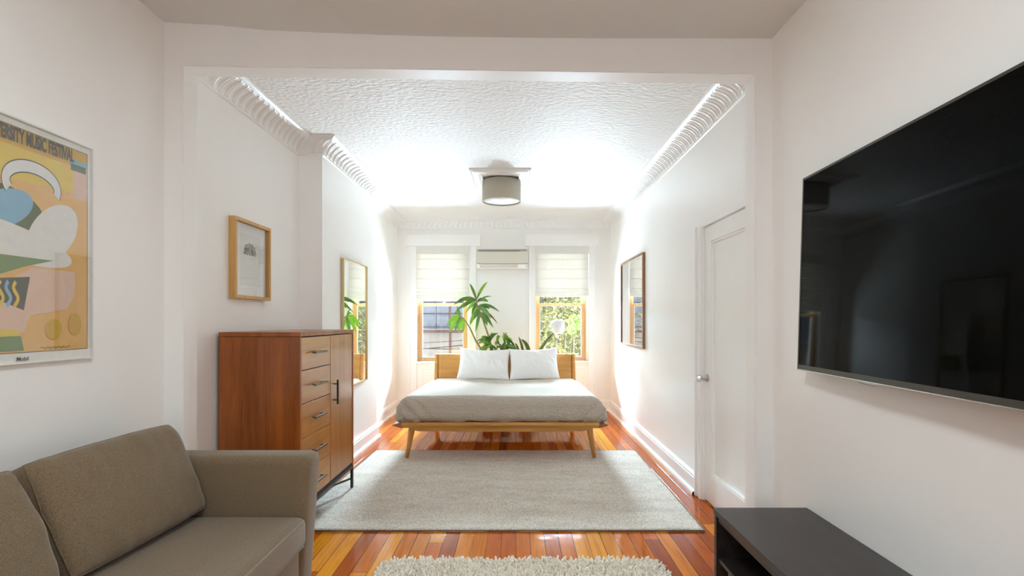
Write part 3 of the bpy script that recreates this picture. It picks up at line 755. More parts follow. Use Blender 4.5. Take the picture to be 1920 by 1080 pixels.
shape([(0.46, 0.64), (0.72, 0.66), (0.86, 0.79), (0.62, 0.75), (0.50, 0.78)], 'ink')
for q, col in enumerate(('yellow', 'blue', 'yellow', 'blue')):
    band([(0.60+0.045*q-0.05+0.014*math.sin(t*7), 0.665+0.10*t) for t in [j/16 for j in range(17)]], 0.009, col)
shape([(0.96, 0.86), (0.62, 0.86), (0.70, 0.89), (0.52, 0.88), (0.50, 0.945), (0.96, 0.945)], 'green')
shape([(0.96, 0.88), (0.82, 0.88), (0.82, 0.91), (0.74, 0.92), (0.74, 0.945), (0.96, 0.945)], 'blue'); ell(0.60, 0.885, 0.08, 0.03, 'yellow', PI, 2*PI)
ell(0.30, 0.86, 0.06, 0.045, 'gold'); ell(0.14, 0.84, 0.05, 0.05, 'gold')
pr = obj('print', bm, [pc[n_] for n_ in names], r, recalc=False)
bm = bm_(); box(bm, -1.83+0.0165, -1.83+0.0185, YL+0.005, YR-0.005, zb0+0.005, zt0-0.005); obj('glass', bm, M['picglass'], r)
def text(name, body, loc, rot, size, sx, mat, parent, ext=0.0004, bold=0.0, align='LEFT', label=None):
    cu = bpy.data.curves.new(name, 'FONT'); cu.body = body; cu.size = size; cu.extrude = ext; cu.offset = bold; cu.align_x = align
    t = bpy.data.objects.new(name, cu); C.objects.link(t); t.rotation_euler = rot; t.scale = (sx, 1, 1)
    bpy.context.view_layer.update()
    me = bpy.data.meshes.new_from_object(t.evaluated_get(bpy.context.evaluated_depsgraph_get()))
    bpy.data.objects.remove(t)
    me.materials.clear(); me.materials.append(mat)
    o = bpy.data.objects.new(name, me); C.objects.link(o)
    me.transform(Matrix.LocRotScale(None, __import__('mathutils').Euler(rot), Vector((sx, 1, 1))))
    WL[o.name] = Vector(loc)
    if parent is not None: o.parent = parent; o.location = Vector(loc)-WL[parent.name]
    else: o.location = loc
    if label: o['label'] = label
    return o
trot = (PI/2, 0, PI/2)
text('poster_title', 'UNIVERSITY MUSIC FESTIVAL', (xp+0.0045, YR-0.093, zt0-0.087), trot, 0.070, 0.405, pc['ink'], r, 0.0002, 0.0024, 'RIGHT')
text('poster_sponsor', 'Mobil', (xp+0.0045, YR-0.335, zb0+0.012), trot, 0.021, 1.0, pc['grey'] if False else pc['ink'], r, 0.0002, 0.0004)
bm = bm_()
pts_ = [(xp+0.0045, YR-0.24+q*0.0045, zb0+0.055+0.006*math.sin(q*1.9)*math.cos(q*0.7)) for q in range(30)]
tube(bm, pts_, 0.0008, 5); obj('signature_scribble', bm, pc['ink'], r)

# ------------------------------------------------------------------ television
tv = thing('television', (1.25, 1.56, 1.13), 'large black wall mounted flat screen television on the right wall', 'television')
def tvp(u, z, off):   # u metres from far end toward the camera; off = out from the screen plane (negative = to the wall)
    dirv = Vector((-0.04, -1.05, 0)).normalized(); nn = Vector((-1, 0.038, 0)).normalized()
    zz = (z-1.561)
    return Vector((1.2725, 2.291, z))+dirv*u+nn*(off-0.029*zz)
def tvbox(bm, u0, u1, z0, z1, o0, o1, bev=0.0):
    hexa(bm, [tvp(u0, z0, o0), tvp(u1, z0, o0), tvp(u1, z0, o1), tvp(u0, z0, o1), tvp(u0, z1, o0), tvp(u1, z1, o0), tvp(u1, z1, o1), tvp(u0, z1, o1)], bev)
TW, T0, T1 = 1.45, 1.136, 1.987
bm = bm_(); tvbox(bm, 0.001, TW-0.001, T0+0.001, T1-0.001, -0.028, -0.004, 0.003); obj('back_shell', bm, M['bezel'], tv)
bm = bm_(); tvbox(bm, 0.008, TW-0.008, T0+0.02, T1-0.009, -0.004, -0.0012); obj('screen', bm, M['screen'], tv)
bm = bm_()
tvbox(bm, 0, 0.009, T0, T1, -0.012, 0.001, 0.001); tvbox(bm, TW-0.009, TW, T0, T1, -0.012, 0.001, 0.001)
tvbox(bm, 0.009, TW-0.009, T1-0.010, T1, -0.012, 0.001, 0.001); tvbox(bm, 0.009, TW-0.009, T0, T0+0.021, -0.012, 0.001, 0.001)
obj('bezel', bm, M['bezel'], tv)
bm = bm_(); tvbox(bm, 0.0, TW, T0-0.003, T0+0.001, -0.010, 0.002, 0.001); obj('silver_strip', bm, M['silver'], tv)
bm = bm_(); hexa(bm, [tvp(0.44, T0-0.012, -0.010), tvp(0.52, T0-0.012, -0.010), tvp(0.52, T0-0.012, 0), tvp(0.44, T0-0.012, 0), tvp(0.42, T0, -0.010), tvp(0.54, T0, -0.010), tvp(0.54, T0, 0.001), tvp(0.42, T0, 0.001)], 0.002)
obj('sensor_tab', bm, M['clear'], tv)
bm = bm_(); box(bm, 1.30, RXF-0.001, 1.25, 1.85, 1.4, 1.75); obj('wall_bracket', bm, M['metal_dark'], tv)

# ------------------------------------------------------------------ media console
mc = thing('media_console', (1.12, 1.45, 0), 'low espresso brown media console with open shelf beneath the television', 'media console')
X1, X2, Ya, Yb, ZT = 0.905, 1.331, 0.55, 2.342, 0.497
bm = bm_(); box(bm, X1, X2, Ya, Yb, ZT-0.028, ZT, 0.0015); obj('top', bm, M['espresso'], mc)
for a, b2 in ((Yb-0.026, Yb-0.003), (Ya+0.003, Ya+0.026), (1.45, 1.468)):
    bm = bm_(); box(bm, X1+0.002, X2-0.002, a, b2, 0.0, ZT-0.028, 0.001); obj('side_panel', bm, M['espresso'], mc)
bm = bm_(); box(bm, X2-0.014, X2-0.004, Ya+0.026, Yb-0.026, 0.05, ZT-0.028); obj('back_panel', bm, M['espresso'], mc)
bm = bm_(); box(bm, X1+0.012, X2-0.014, Ya+0.026, Yb-0.026, 0.262, 0.280, 0.001); obj('shelf', bm, M['espresso'], mc)
bm = bm_(); box(bm, X1+0.002, X2-0.004, Ya+0.026, Yb-0.026, 0.05, 0.075, 0.001); obj('bottom_board', bm, M['espresso'], mc)
bm = bm_(); box(bm, X1+0.010, X1+0.030, Ya+0.026, Yb-0.026, ZT-0.055, ZT-0.028, 0.001); obj('front_rail', bm, M['espresso'], mc)
for q, (a, b2) in enumerate(((1.50, 2.31), (0.6, 1.42))):
    bm = bm_()
    def bk(u, v):
        a_ = u*2*PI; cxx, cyy = (X1+X2)/2+0.0, (a+b2)/2; hx, hy = 0.185, (b2-a)/2
        e = 0.22; x = math.copysign(abs(math.cos(a_))**e, math.cos(a_))*hx; y = math.copysign(abs(math.sin(a_))**e, math.sin(a_))*hy
        wv = 0.0025*math.sin(v*60)*math.cos(u*160)
        return Vector((cxx+x*(1+wv*4), cyy+y*(1+wv), 0.078+v*0.176))
    grid(bm, bk, 160, 24, closeu=True)
    bmesh.ops.contextual_create(bm, geom=[e for e in bm.edges if e.is_boundary and e.verts[0].co.z < 0.08])
    o = obj('woven_basket', bm, M['basket']); md = o.modifiers.new('t', 'SOLIDIFY'); md.thickness = 0.006
    tag(o, ('tan woven basket in the far lower bay of the dark console', 'tan woven basket in the near lower bay of the dark console')[q], 'basket', 'woven baskets in the console')

# ------------------------------------------------------------------ dresser
dr = thing('dresser', (-1.55, 3.61, 0), 'tall acorn brown wooden dresser with five drawers and one door', 'dresser')
FX, BX, D0, D1, TZ, BZ = -1.305, -1.800, 3.10, 4.12, 1.283, 0.195
DM = (D0+D1)/2+0.007
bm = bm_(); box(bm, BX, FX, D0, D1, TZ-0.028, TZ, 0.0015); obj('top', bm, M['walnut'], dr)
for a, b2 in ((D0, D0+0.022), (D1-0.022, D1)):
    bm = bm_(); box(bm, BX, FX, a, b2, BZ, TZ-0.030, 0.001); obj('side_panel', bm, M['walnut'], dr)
bm = bm_(); box(bm, BX, FX-0.004, D0+0.022, D1-0.022, BZ, BZ+0.02); box(bm, BX, BX+0.01, D0+0.022, D1-0.022, BZ+0.02, TZ-0.03)
box(bm, BX+0.01, FX-0.03, DM-0.008, DM+0.008, BZ+0.02, TZ-0.03); box(bm, FX-0.06, FX-0.028, D0+0.022, D1-0.022, BZ+0.02, TZ-0.03)
obj('carcass', bm, plain('dark cabinet interior', (40, 24, 14), 0.8), dr)
zs_ = [TZ-0.032, 1.045, 0.838, 0.626, 0.418, BZ+0.022]
def bar_handle(bm, p0, p1, out, r_=0.006):
    p0, p1 = Vector(p0), Vector(p1); t = (p1-p0).normalized(); o_ = Vector((out, 0, 0))
    hexa_bar(bm, p0+o_, p1+o_, 0.006)
    for p in (p0+t*0.03, p1-t*0.03): hexa_bar(bm, p, p+o_, 0.004)
def hexa_bar(bm, a, b2, h):
    t = (b2-a).normalized(); up = Vector((0, 0, 1)) if abs(t.z) < 0.9 else Vector((1, 0, 0)); s = t.cross(up).normalized()*h; u = s.cross(t).normalized()*h
    hexa(bm, [a-s-u, a+s-u, a+s+u, a-s+u, b2-s-u, b2+s-u, b2+s+u, b2-s+u], 0.0008, 1)
for j in range(5):
    bm = bm_(); box(bm, FX-0.024, FX-0.004, D0+0.025, DM-0.005, zs_[j+1]+0.0025, zs_[j]-0.0025, 0.0015)
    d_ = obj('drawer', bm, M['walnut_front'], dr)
    zc = (zs_[j]+zs_[j+1])/2; yc = (D0+0.025+DM)/2-0.005
    bm = bm_(); bar_handle(bm, (FX-0.005, yc-0.1, zc), (FX-0.005, yc+0.1, zc), 0.032); obj('handle', bm, M['metal_handle'], d_)
bm = bm_(); box(bm, FX-0.024, FX-0.004, DM+0.004, D1-0.025, zs_[5]+0.0025, zs_[0]-0.0025, 0.0015)
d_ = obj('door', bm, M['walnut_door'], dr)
bm = bm_(); bar_handle(bm, (FX-0.005, DM+0.055, 0.755), (FX-0.005, DM+0.055, 0.93), 0.034); obj('handle', bm, M['metal_dark'], d_)
bm = bm_()
for (a, b2, c, d) in ((BX, FX, D0, D0+0.02), (BX, FX, D1-0.02, D1), (FX-0.02, FX, D0+0.02, D1-0.02), (BX, BX+0.02, D0+0.02, D1-0.02)): box(bm, a, b2, c, d, BZ-0.02, BZ)
hexa_bar(bm, Vector((FX-0.012, D1-0.012, 0.09)), Vector((BX+0.012, D0+0.012, 0.09)), 0.007); hexa_bar(bm, Vector((FX-0.012, D0+0.012, 0.09)), Vector((BX+0.012, D1-0.012, 0.09)), 0.007)
obj('base_frame', bm, M['metal_dark'], dr)
RUGT = 0.014
for a in (BX, FX-0.02):
    for c in (D0, D1-0.02):
        fz = RUGT+0.001 if (a > -1.45 and c > 3.3) else 0.0
        bm = bm_(); box(bm, a, a+0.02, c, c+0.02, fz, BZ-0.02, 0.001); obj('leg', bm, M['metal_dark'], dr)

# ------------------------------------------------------------------ rugs
def rug_pts(u, v):
    # slightly skewed rectangle
    xl = -1.50+0.047*v; xr = 1.212+0.025*v; return Vector((xl+(xr-xl)*u, 3.278+2.03*v, 0))
bm = bm_()
def rt(u, v):
    p = rug_pts(u, v); e = min(u*2.7, (1-u)*2.7, v*2.03, (1-v)*2.03)
    p.z = RUGT*min(1, (e/0.01+0.25))+0.0008*noise.noise(p*7)
    nn = 0.004*noise.noise(p*9)
    if v in (0, 1): p.y += nn
    if u in (0, 1): p.x += nn
    return p
vs = grid(bm, rt, 200, 150)
o = obj('area_rug', bm, M['rug']); tag(o, 'large flat oatmeal wool rug on the floor before the bed', 'rug')
bm = bm_()
ring = [rug_pts(u/60, 0) for u in range(61)]
def edge(pa, pb, nn_):
    for q in range(nn_):
        a, b2 = pa.lerp(pb, q/nn_), pa.lerp(pb, (q+1)/nn_)
        poly(bm, [a, b2, b2+Vector((0, 0, RUGT*0.9)), a+Vector((0, 0, RUGT*0.9))])
cs_ = [rug_pts(0, 0), rug_pts(1, 0), rug_pts(1, 1), rug_pts(0, 1)]
for q in range(4): edge(cs_[q], cs_[(q+1) % 4], 20)
obj('bound_edge', bm, M['rug_edge'], o)['label'] = 'darker bound rug edge'

# shag rug, real tufts
def shag():
    x0, x1, y0, y1, R = -0.735, 0.80, 1.75, 2.835, 0.09
    rt_ = thing('shag_rug', (0.03, 2.3, 0), 'small cream shag rug at the bottom edge by the sofa', 'rug')
    bm = bm_(); box(bm, x0+0.01, x1-0.01, y0+0.01, y1-0.02, 0.0, 0.012, 0.004); obj('backing', bm, M['shag'], rt_)
    V, F = [], []
    rnd = random.random
    y = y0
    while y < y1:
        stepy = 0.0105 if y > 2.4 else 0.016
        x = x0
        while x < x1:
            xx, yy = x+rnd()*0.01, y+rnd()*0.01
            # rounded corners
            cxn = max(x0+R-xx, xx-(x1-R), 0); cyn = max(y0+R-yy, yy-(y1-R), 0)
            if math.hypot(cxn, cyn) < R:
                h = 0.026+rnd()*0.018; a = rnd()*2*PI; lean = 0.006+rnd()*0.020; r0 = 0.0042+rnd()*0.0024
                dx, dy = math.cos(a)*lean, math.sin(a)*lean; b0 = len(V)
                for (t, rr) in ((0, r0), (0.55, r0*1.15), (0.9, r0*0.9)):
                    cx_, cy_, cz_ = xx+dx*t*t, yy+dy*t*t, 0.008+h*t
                    for q in range(4):
                        b_ = q*PI/2+a; V.append((cx_+math.cos(b_)*rr, cy_+math.sin(b_)*rr, cz_))
                V.append((xx+dx*1.1, yy+dy*1.1, 0.008+h))
                for s in (0, 4):
                    for q in range(4): F.append((b0+s+q, b0+s+(q+1) % 4, b0+s+4+(q+1) % 4, b0+s+4+q))
                for q in range(4): F.append((b0+8+q, b0+8+(q+1) % 4, b0+12))
            x += stepy
        y += stepy
    me = bpy.data.meshes.new('pile'); me.from_pydata([(a-0.03, b2-2.3, c) for a, b2, c in V], [], F); me.materials.append(M['shag'])
    for p in me.polygons: p.use_smooth = True
    o = bpy.data.objects.new('pile', me); C.objects.link(o); o.parent = rt_; WL[o.name] = Vector((0.03, 2.3, 0)); o['kind'] = 'stuff'
shag()

# ------------------------------------------------------------------ sofa
sf = thing('sofa', (-1.4, 1.5, 0), 'taupe upholstered track arm sofa against the left wall', 'sofa')
def soft(bm, x0, x1, y0, y1, z0, z1, r_, seg=5, bulge=0.0, cuts=10):
    """rounded upholstered block with gently crowned faces"""
    b2 = bmesh.new(); box(b2, x0, x1, y0, y1, z0, z1, r_, seg)
    c = Vector(((x0+x1)/2, (y0+y1)/2, (z0+z1)/2)); hx = Vector((x1-x0, y1-y0, z1-z0))/2
    bmesh.ops.subdivide_edges(b2, edges=[e for e in b2.edges if e.calc_length() > 0.12], cuts=cuts, use_grid_fill=True)
    for v in b2.verts:
        d = v.co-c; n = Vector((d.x/hx.x, d.y/hx.y, d.z/hx.z))
        for ax in range(3):
            if abs(n[ax]) > 0.97:
                o2 = [q for q in range(3) if q != ax]
                w = max(0, 1-n[o2[0]]**2)*max(0, 1-n[o2[1]]**2)
                v.co[ax] += math.copysign(bulge*w**0.5, n[ax])
    for f in b2.faces: f.smooth = True
    me = bpy.data.meshes.new('t'); b2.to_mesh(me); b2.free(); bm.from_mesh(me); bpy.data.meshes.remove(me)
def arm(y0, y1):
    bm = bm_()
    # arm cross-section along X: front leans out at the top
    b2 = bmesh.new()
    xt, xb = -0.962, -1.008
    hexa(b2, [(-1.80, y0, 0.06), (xb, y0, 0.06), (xb, y1, 0.06), (-1.80, y1, 0.06), (-1.80, y0, 0.716), (xt, y0, 0.716), (xt, y1, 0.716), (-1.80, y1, 0.716)], 0.042, 6)
    for f in b2.faces: f.smooth = True
    me = bpy.data.meshes.new('t'); b2.to_mesh(me); b2.free(); bm.from_mesh(me); bpy.data.meshes.remove(me)
    return obj('arm', bm, M['sofa'], sf)
arm_far = arm(2.385, 2.552); arm(0.25, 0.417)
bm = bm_(); soft(bm, -1.80, -1.715, 0.417, 2.385, 0.2, 0.705, 0.03, bulge=0.004); obj('backrest', bm, M['sofa'], sf)
bm = bm_(); soft(bm, -1.70, -1.005, 0.42, 2.382, 0.08, 0.305, 0.012, 3); obj('seat_base', bm, M['sofa'], sf)
bm = bm_(); soft(bm, -1.66, -0.968, 0.425, 2.378, 0.307, 0.447, 0.034, 6, bulge=0.012); sc_ = obj('seat_cushion', bm, M['sofa'], sf)
bm = bm_()
for z, xo in ((0.318, 0.0), (0.434, 0.0)):
    tube(bm, [(-0.968-0.004, 0.46, z), (-0.968-0.004, 2.35, z)], 0.003, 6)
obj('piping', bm, M['sofa'], sc_)
for x in (-1.74, -1.08):
    for y in (0.33, 2.47):
        bm = bm_(); box(bm, x-0.025, x+0.025, y-0.025, y+0.025, 0.0, 0.07, 0.004); obj('leg', bm, M['espresso'], sf)
def cushion(w, h, t, seed, mats, name, edge=0.62, nu=56, nv=44, wr=0.006, seam=True, pw=2.6):
    """boxy pillow: local u along width (X), v along height (Z), thickness Y; returns bmesh parts in local space"""
    bm = bm_()
    off = Vector((seed*3.1, seed*1.7, 0))
    for s in (-1, 1):
        def fn(u, v):
            a, b2 = 2*u-1, 2*v-1
            # corner pull: rounded rectangle outline
            ea, eb = abs(a)**pw, abs(b2)**pw
            x = a*w/2*(1-0.045*eb*(1 if abs(a) > 0 else 0)); z = b2*h/2*(1-0.035*ea)
            th = t/2*(edge+(1-edge)*((1-a*a)*(1-b2*b2))**0.5)
            rim = min(1.0, (1-abs(a))*w/2/(t*edge*0.5)); rim2 = min(1.0, (1-abs(b2))*h/2/(t*edge*0.5))
            th *= math.sqrt(max(0, 1-(1-rim)**2))*math.sqrt(max(0, 1-(1-rim2)**2)) if False else (0.72+0.28*math.sqrt(max(0, 1-(1-rim)**2)))*(0.72+0.28*math.sqrt(max(0, 1-(1-rim2)**2)))
            wn_ = wr*(noise.noise(Vector((x*7, z*9, s))+off)+0.5*noise.noise(Vector((x*19, z*14, s))+off))*(0.4+max(ea, eb)); wn_ += 0.012*noise.noise(Vector((x*16+z*5, z*2.2, 7*s))+off)*max(0, abs(b2)-0.35)+0.012*noise.noise(Vector((x*2.5, z*16, 7*s))+off)*max(0, abs(a)-0.6)
            return Vector((x, s*(th+wn_), z))
        grid(bm, fn, nu, nv)
        if s == -1:
            path = [fn(i/nu, 0) for i in range(nu)]+[fn(1, j/nv) for j in range(nv)]+[fn(1-i/nu, 1) for i in range(nu)]+[fn(0, 1-j/nv) for j in range(nv+1)]
    bmesh.ops.remove_doubles(bm, verts=bm.verts, dist=1e-5)
    be = [e for e in bm.edges if e.is_boundary]
    bmesh.ops.bridge_loops(bm, edges=be)
    for f in bm.faces: f.smooth = True
    PIPE[:] = path
    return bm
PIPE = []
def pipe(parent, loc, mat3):
    b2 = bm_(); tube(b2, [mat3 @ p+loc for p in PIPE], 0.0022, 6, cap=False); obj('piping', b2, M['sofa'], parent)
def place(bm, loc, mat3):
    bmesh.ops.transform(bm, matrix=Matrix.Translation(loc) @ mat3.to_4x4(), verts=bm.verts)
    return bm
def frame3(xa, za):
    xa = Vector(xa).normalized(); za = Vector(za); ya = za.cross(xa).normalized(); za = xa.cross(ya).normalized()
    return Matrix((xa, ya, za)).transposed()
# far cushion
Mf = frame3((0.05, 1, 0.0), (-0.18, 0, 0.40))
bm = place(cushion(0.70, 0.43, 0.19, 1, None, ''), Vector((-1.575, 2.045, 0.664)), Mf)
o = obj('sofa_cushion', bm, M['sofa']); pipe(o, Vector((-1.575, 2.045, 0.664)), Mf); tag(o, 'taupe back cushion leaning in the far corner by the sofa arm', 'cushion', 'sofa back cushions')
Mf = frame3((0.03, 1, 0.0), (-0.18, 0, 0.40))
bm = place(cushion(0.70, 0.43, 0.19, 2, None, ''), Vector((-1.590, 1.315, 0.662)), Mf)
o = obj('sofa_cushion', bm, M['sofa']); pipe(o, Vector((-1.590, 1.315, 0.662)), Mf); tag(o, 'taupe back cushion cut off at the lower left edge', 'cushion', 'sofa back cushions')

# ------------------------------------------------------------------ bed
BXc = -0.1475; hw = 1.037; YF = 4.915; YH = 7.02
bd = thing('bed', (BXc, 5.95, 0), 'honey wood platform bed with splayed legs beneath the windows', 'bed')
# front rail: beveled lip plus curved apron
bm = bm_()
zt1, zm, zb1 = 0.374, 0.345, 0.312
def rail(p_out, p_in_bottom, name_mat): pass
xl, xr = BXc-hw, BXc+hw
hexa(bm, [(xl+0.085, YF+0.05, zb1), (xr-0.085, YF+0.05, zb1), (xr-0.085, YF+0.12, zb1), (xl+0.085, YF+0.12, zb1),
          (xl+0.085, YF, zm+0.004), (xr-0.085, YF, zm+0.004), (xr-0.085, YF+0.16, zt1), (xl+0.085, YF+0.16, zt1)], 0.003)
box(bm, xl+0.085, xr-0.085, YF+0.0, YF+0.14, zm+0.0, zt1, 0.004)
obj('front_rail', bm, M['oak'], bd)
for s in (-1, 1):
    bm = bm_()
    xo, xi = BXc+s*hw, BXc+s*(hw-0.09)
    v = [(xi, YF+0.03, zb1), (xi, YH-0.02, zb1), (xo, YH-0.02, zm), (xo, YF+0.0, zm)]
    vt = [(xi, YF+0.0, zt1), (xi, YH-0.02, zt1), (xo-s*0.004, YH-0.02, zm+0.012), (xo-s*0.004, YF, zm+0.012)]
    # wedge shaped side rail
    vs_ = [bm.verts.new(p) for p in v+vt]
    for f in ((0, 1, 2, 3), (4, 5, 6, 7), (0, 1, 5, 4), (1, 2, 6, 5), (2, 3, 7, 6), (3, 0, 4, 7)): bm.faces.new([vs_[q] for q in f])
    bmesh.ops.recalc_face_normals(bm, faces=bm.faces)
    bmesh.ops.bevel(bm, geom=list(bm.edges), offset=0.003, segments=2, affect='EDGES')
    obj('side_rail', bm, M['oak_dark'], bd)
bm = bm_()
n = 40; L_ = []
for q in range(n+1):
    t = q/n*2-1; x = BXc+t*(hw-0.14); e = 1-abs(t)
    zz = 0.275+0.032*max(0, 1-e/0.13)**2+0.004*t*t
    L_.append([bm.verts.new((x, YF+0.06, 0.345)), bm.verts.new((x, YF+0.06, zz)), bm.verts.new((x, YF+0.085, zz)), bm.verts.new((x, YF+0.085, 0.345))])
for a, b2 in zip(L_, L_[1:]):
    for q in range(4): bm.faces.new((a[q], a[(q+1) % 4], b2[(q+1) % 4], b2[q]))
bm.faces.new(L_[0]); bm.faces.new(L_[-1])
obj('apron', bm, M['oak'], bd)
bm = bm_(); box(bm, BXc-hw+0.1, BXc+hw-0.1, YF+0.14, YH-0.03, 0.315, 0.345); obj('slat_platform', bm, M['oak'], bd)
for s in (-1, 1):
    for yy, dy, fz in ((YF+0.12, -0.03, RUGT+0.002), (YH-0.25, 0.03, 0.0)):
        bm = bm_(); tube(bm, [(BXc+s*0.868, yy, 0.318), (BXc+s*0.877, yy+dy*0.2, 0.27), (BXc+s*0.917, yy+dy, fz-0.001)], [0.034, 0.032, 0.0165], 20); obj('leg', bm, M['oak_leg'], bd)
# headboard: gently curved panel with rounded side wings
bm = bm_()
hbw = 0.962; zt2 = 0.896
def hb(x, z):  # returns front Y of the headboard
    t = (z-0.33)/(zt2-0.33)
    return YH-0.02+0.07*max(0, t)**1.6
nx, nz = 30, 14
F_, B_ = [], []
for i in range(nx+1):
    x = BXc-hbw+0.03+(2*hbw-0.06)*i/nx
    F_.append([bm.verts.new((x, hb(x, 0.3+(zt2-0.3)*j/nz), 0.3+(zt2-0.3)*j/nz)) for j in range(nz+1)])
    B_.append([bm.verts.new((x, hb(x, 0.3+(zt2-0.3)*j/nz)+0.028, 0.3+(zt2-0.3)*j/nz)) for j in range(nz+1)])
for i in range(nx):
    for j in range(nz):
        f = bm.faces.new((F_[i][j], F_[i+1][j], F_[i+1][j+1], F_[i][j+1])); f.smooth = True
        f = bm.faces.new((B_[i][j], B_[i][j+1], B_[i+1][j+1], B_[i+1][j])); f.smooth = True
    bm.faces.new((F_[i][nz], F_[i+1][nz], B_[i+1][nz], B_[i][nz])); bm.faces.new((F_[i][0], B_[i][0], B_[i+1][0], F_[i+1][0]))
for i in (0, nx):
    for j in range(nz): bm.faces.new((F_[i][j], F_[i][j+1], B_[i][j+1], B_[i][j]))
hbp = obj('headboard', bm, M['oak'], bd)
for s in (-1, 1):
    bm = bm_(); x0_ = BXc+s*(hbw-0.034); x1_ = BXc+s*(hbw+0.002)
    rows = []
    for j in range(nz+1):
        z = 0.3+(zt2+0.004-0.3)*j/nz; y = hb(0, z); xo = x1_+s*0.006*(1-j/nz)
        rr = 1 if j < nz-1 else (0.85 if j == nz-1 else 0.6)
        rows.append([bm.verts.new(p) for p in ((x0_, y-0.012*rr, z), (xo-s*0.006, y-0.016*rr, z), (xo, y-0.010*rr, z), (xo, y+0.034, z), (x0_, y+0.034, z))])
    for a, b2 in zip(rows, rows[1:]):
        for q in range(5): f = bm.faces.new((a[q], a[(q+1) % 5], b2[(q+1) % 5], b2[q]))
    bm.faces.new(rows[0]); bm.faces.new(rows[-1])
    obj('side_wing', bm, M['oak'], hbp)
# mattress
bm = bm_(); soft(bm, BXc-0.95, BXc+0.95, YF+0.13, YH-0.04, 0.347, 0.572, 0.05, 5, 0.004); o = obj('mattress', bm, M['linen'])
tag(o, 'white sheeted mattress on the platform bed under the bedspread', 'mattress')
# bedspread: shell that drapes over the mattress on three sides
def drape():
    hxw, y0, y1, ztop, zbot = 0.99, YF+0.03, 6.56, 0.612, 0.378
    bm = bm_(); V = {}
    nu, nv = 150, 110
    side = 0.235
    for i in range(nu+1):
        for j in range(nv+1):
            # arc-length coordinates on an unfolded sheet
            su = (i/nu*2-1)*(hxw+side); sv = y0-side+(y1-y0+side)*j/nv
            R = 0.115
            def fold(s, lim):   # s beyond lim-R curls down; returns (pos, drop)
                a = abs(s)-(lim-R)
                if a <= 0: return s, 0.0
                if a < R*PI/2: return math.copysign(lim-R+R*math.sin(a/R), s), R*(1-math.cos(a/R))
                e = a-R*PI/2
                return math.copysign(lim+0.012*math.sin(min(1, e/0.1)*PI), s), R+e
            X_, dx_ = fold(su, hxw)
            yy = (y0-sv)  # positive in front of front edge
            a = yy+R
            if a <= 0: Y_, dy_ = sv, 0.0
            elif a < R*PI/2: Y_, dy_ = y0+R-R*math.sin(a/R), R*(1-math.cos(a/R))
            else: Y_, dy_ = y0-0.015*math.sin(min(1, (a-R*PI/2)/0.1)*PI), R+(a-R*PI/2)
            drop = (dx_**2.2+dy_**2.2)**(1/2.2)
            z = ztop-0.012*(sv-y0)-drop
            # soft body: crown + folds
            p = Vector((su*1.6, sv*1.6, 0))
            z += 0.010*noise.noise(p)*(1 if drop < 0.05 else 0.3)+0.006*noise.noise(Vector((su*2.2, sv*9, 3)))*max(0, min(1, (sv-5.4)))
            x, y = BXc+X_, Y_
            # corner gathers
            corner = max(0, 1-math.hypot(abs(su)-hxw, sv-y0)/0.42)
            g = 0.022*corner*math.sin((abs(su)-sv)*46)*min(1, drop/0.1)
            x += math.copysign(g*0.6, su)-(0.035*max(0, dx_-0.02)*(1 if False else 0)); y -= g
            if drop > 0.10: 
                rip = 0.006*math.sin(su*23+1.3*math.sin(su*7)) if dy_ > dx_ else 0
                y -= rip*min(1, (drop-0.1)/0.1)
            z = max(z, zbot+0.004*math.sin(su*14+sv*9))
            if z < zbot+0.02 and drop > 0.2: x -= math.copysign(0.012, su) if dx_ > 0.1 else 0; y += 0.02 if dy_ > 0.1 else 0
            if j >= nv-1: z -= 0.012*(j-nv+1); y += 0.012*noise.noise(Vector((su*5, 0, 7)))
            if su > 0 and dx_ > 0.1: x += 0.015*max(0, 1-(sv-y0)/0.8)
            V[i, j] = bm.verts.new((x, y, z))
    for i in range(nu):
        for j in range(nv):
            f = bm.faces.new((V[i, j], V[i+1, j], V[i+1, j+1], V[i, j+1])); f.smooth = True
    o = obj('bedspread', bm, M['quilt']); md = o.modifiers.new('t', 'SOLIDIFY'); md.thickness = 0.008; md.offset = 1
    tag(o, 'pale taupe textured bedspread draped over the mattress', 'bedspread')
drape()
# pillows
def pillow(w, h, t, seed):
    t *= 1.15
    bm = bm_(); off = Vector((seed*5.3, 0, seed*2.2))
    for s in (-1, 1):
        def fn(u, v):
            a, b2 = 2*u-1, 2*v-1
            x = a*w/2*(1-0.06*(1-b2*b2)); z = b2*h/2*(1-(0.17 if b2 > 0 else 0.05)*(1-abs(a)**1.8)+0.03*a*a)
            th = t/2*((1-abs(a)**2.4)*(1-abs(b2)**2.4))**0.55
            fr = 1-max(abs(a), abs(b2))
            wr_ = 0.016*noise.noise(Vector((x*6, z*7, s*2))+off)+0.016*abs(noise.noise(Vector((x*9+z*5+seed, z*3, s))*1.6+off))+0.008*abs(noise.noise(Vector((x*10+z*12, z*5-x*4, s))+off))
            return Vector((x, s*(th+wr_*min(1, fr*6)), z))
        grid(bm, fn, 60, 44)
    bmesh.ops.remove_doubles(bm, verts=bm.verts, dist=1e-4)
    return bm
bm = place(pillow(0.69, 0.48, 0.17, 1), Vector((-0.425, 6.865, 0.782)), frame3((1, 0.0, -0.03), (0, 0.26, 0.34)))
o = obj('pillow', bm, M['linen']); tag(o, 'white bed pillow on the window side left, beside the other pillow', 'pillow', 'white bed pillows'); o['label'] = 'left of the two white pillows leaning on the headboard'
bm = place(pillow(0.66, 0.48, 0.17, 2), Vector((0.243, 6.865, 0.785)), frame3((1, 0.0, 0.03), (0, 0.26, 0.34)))
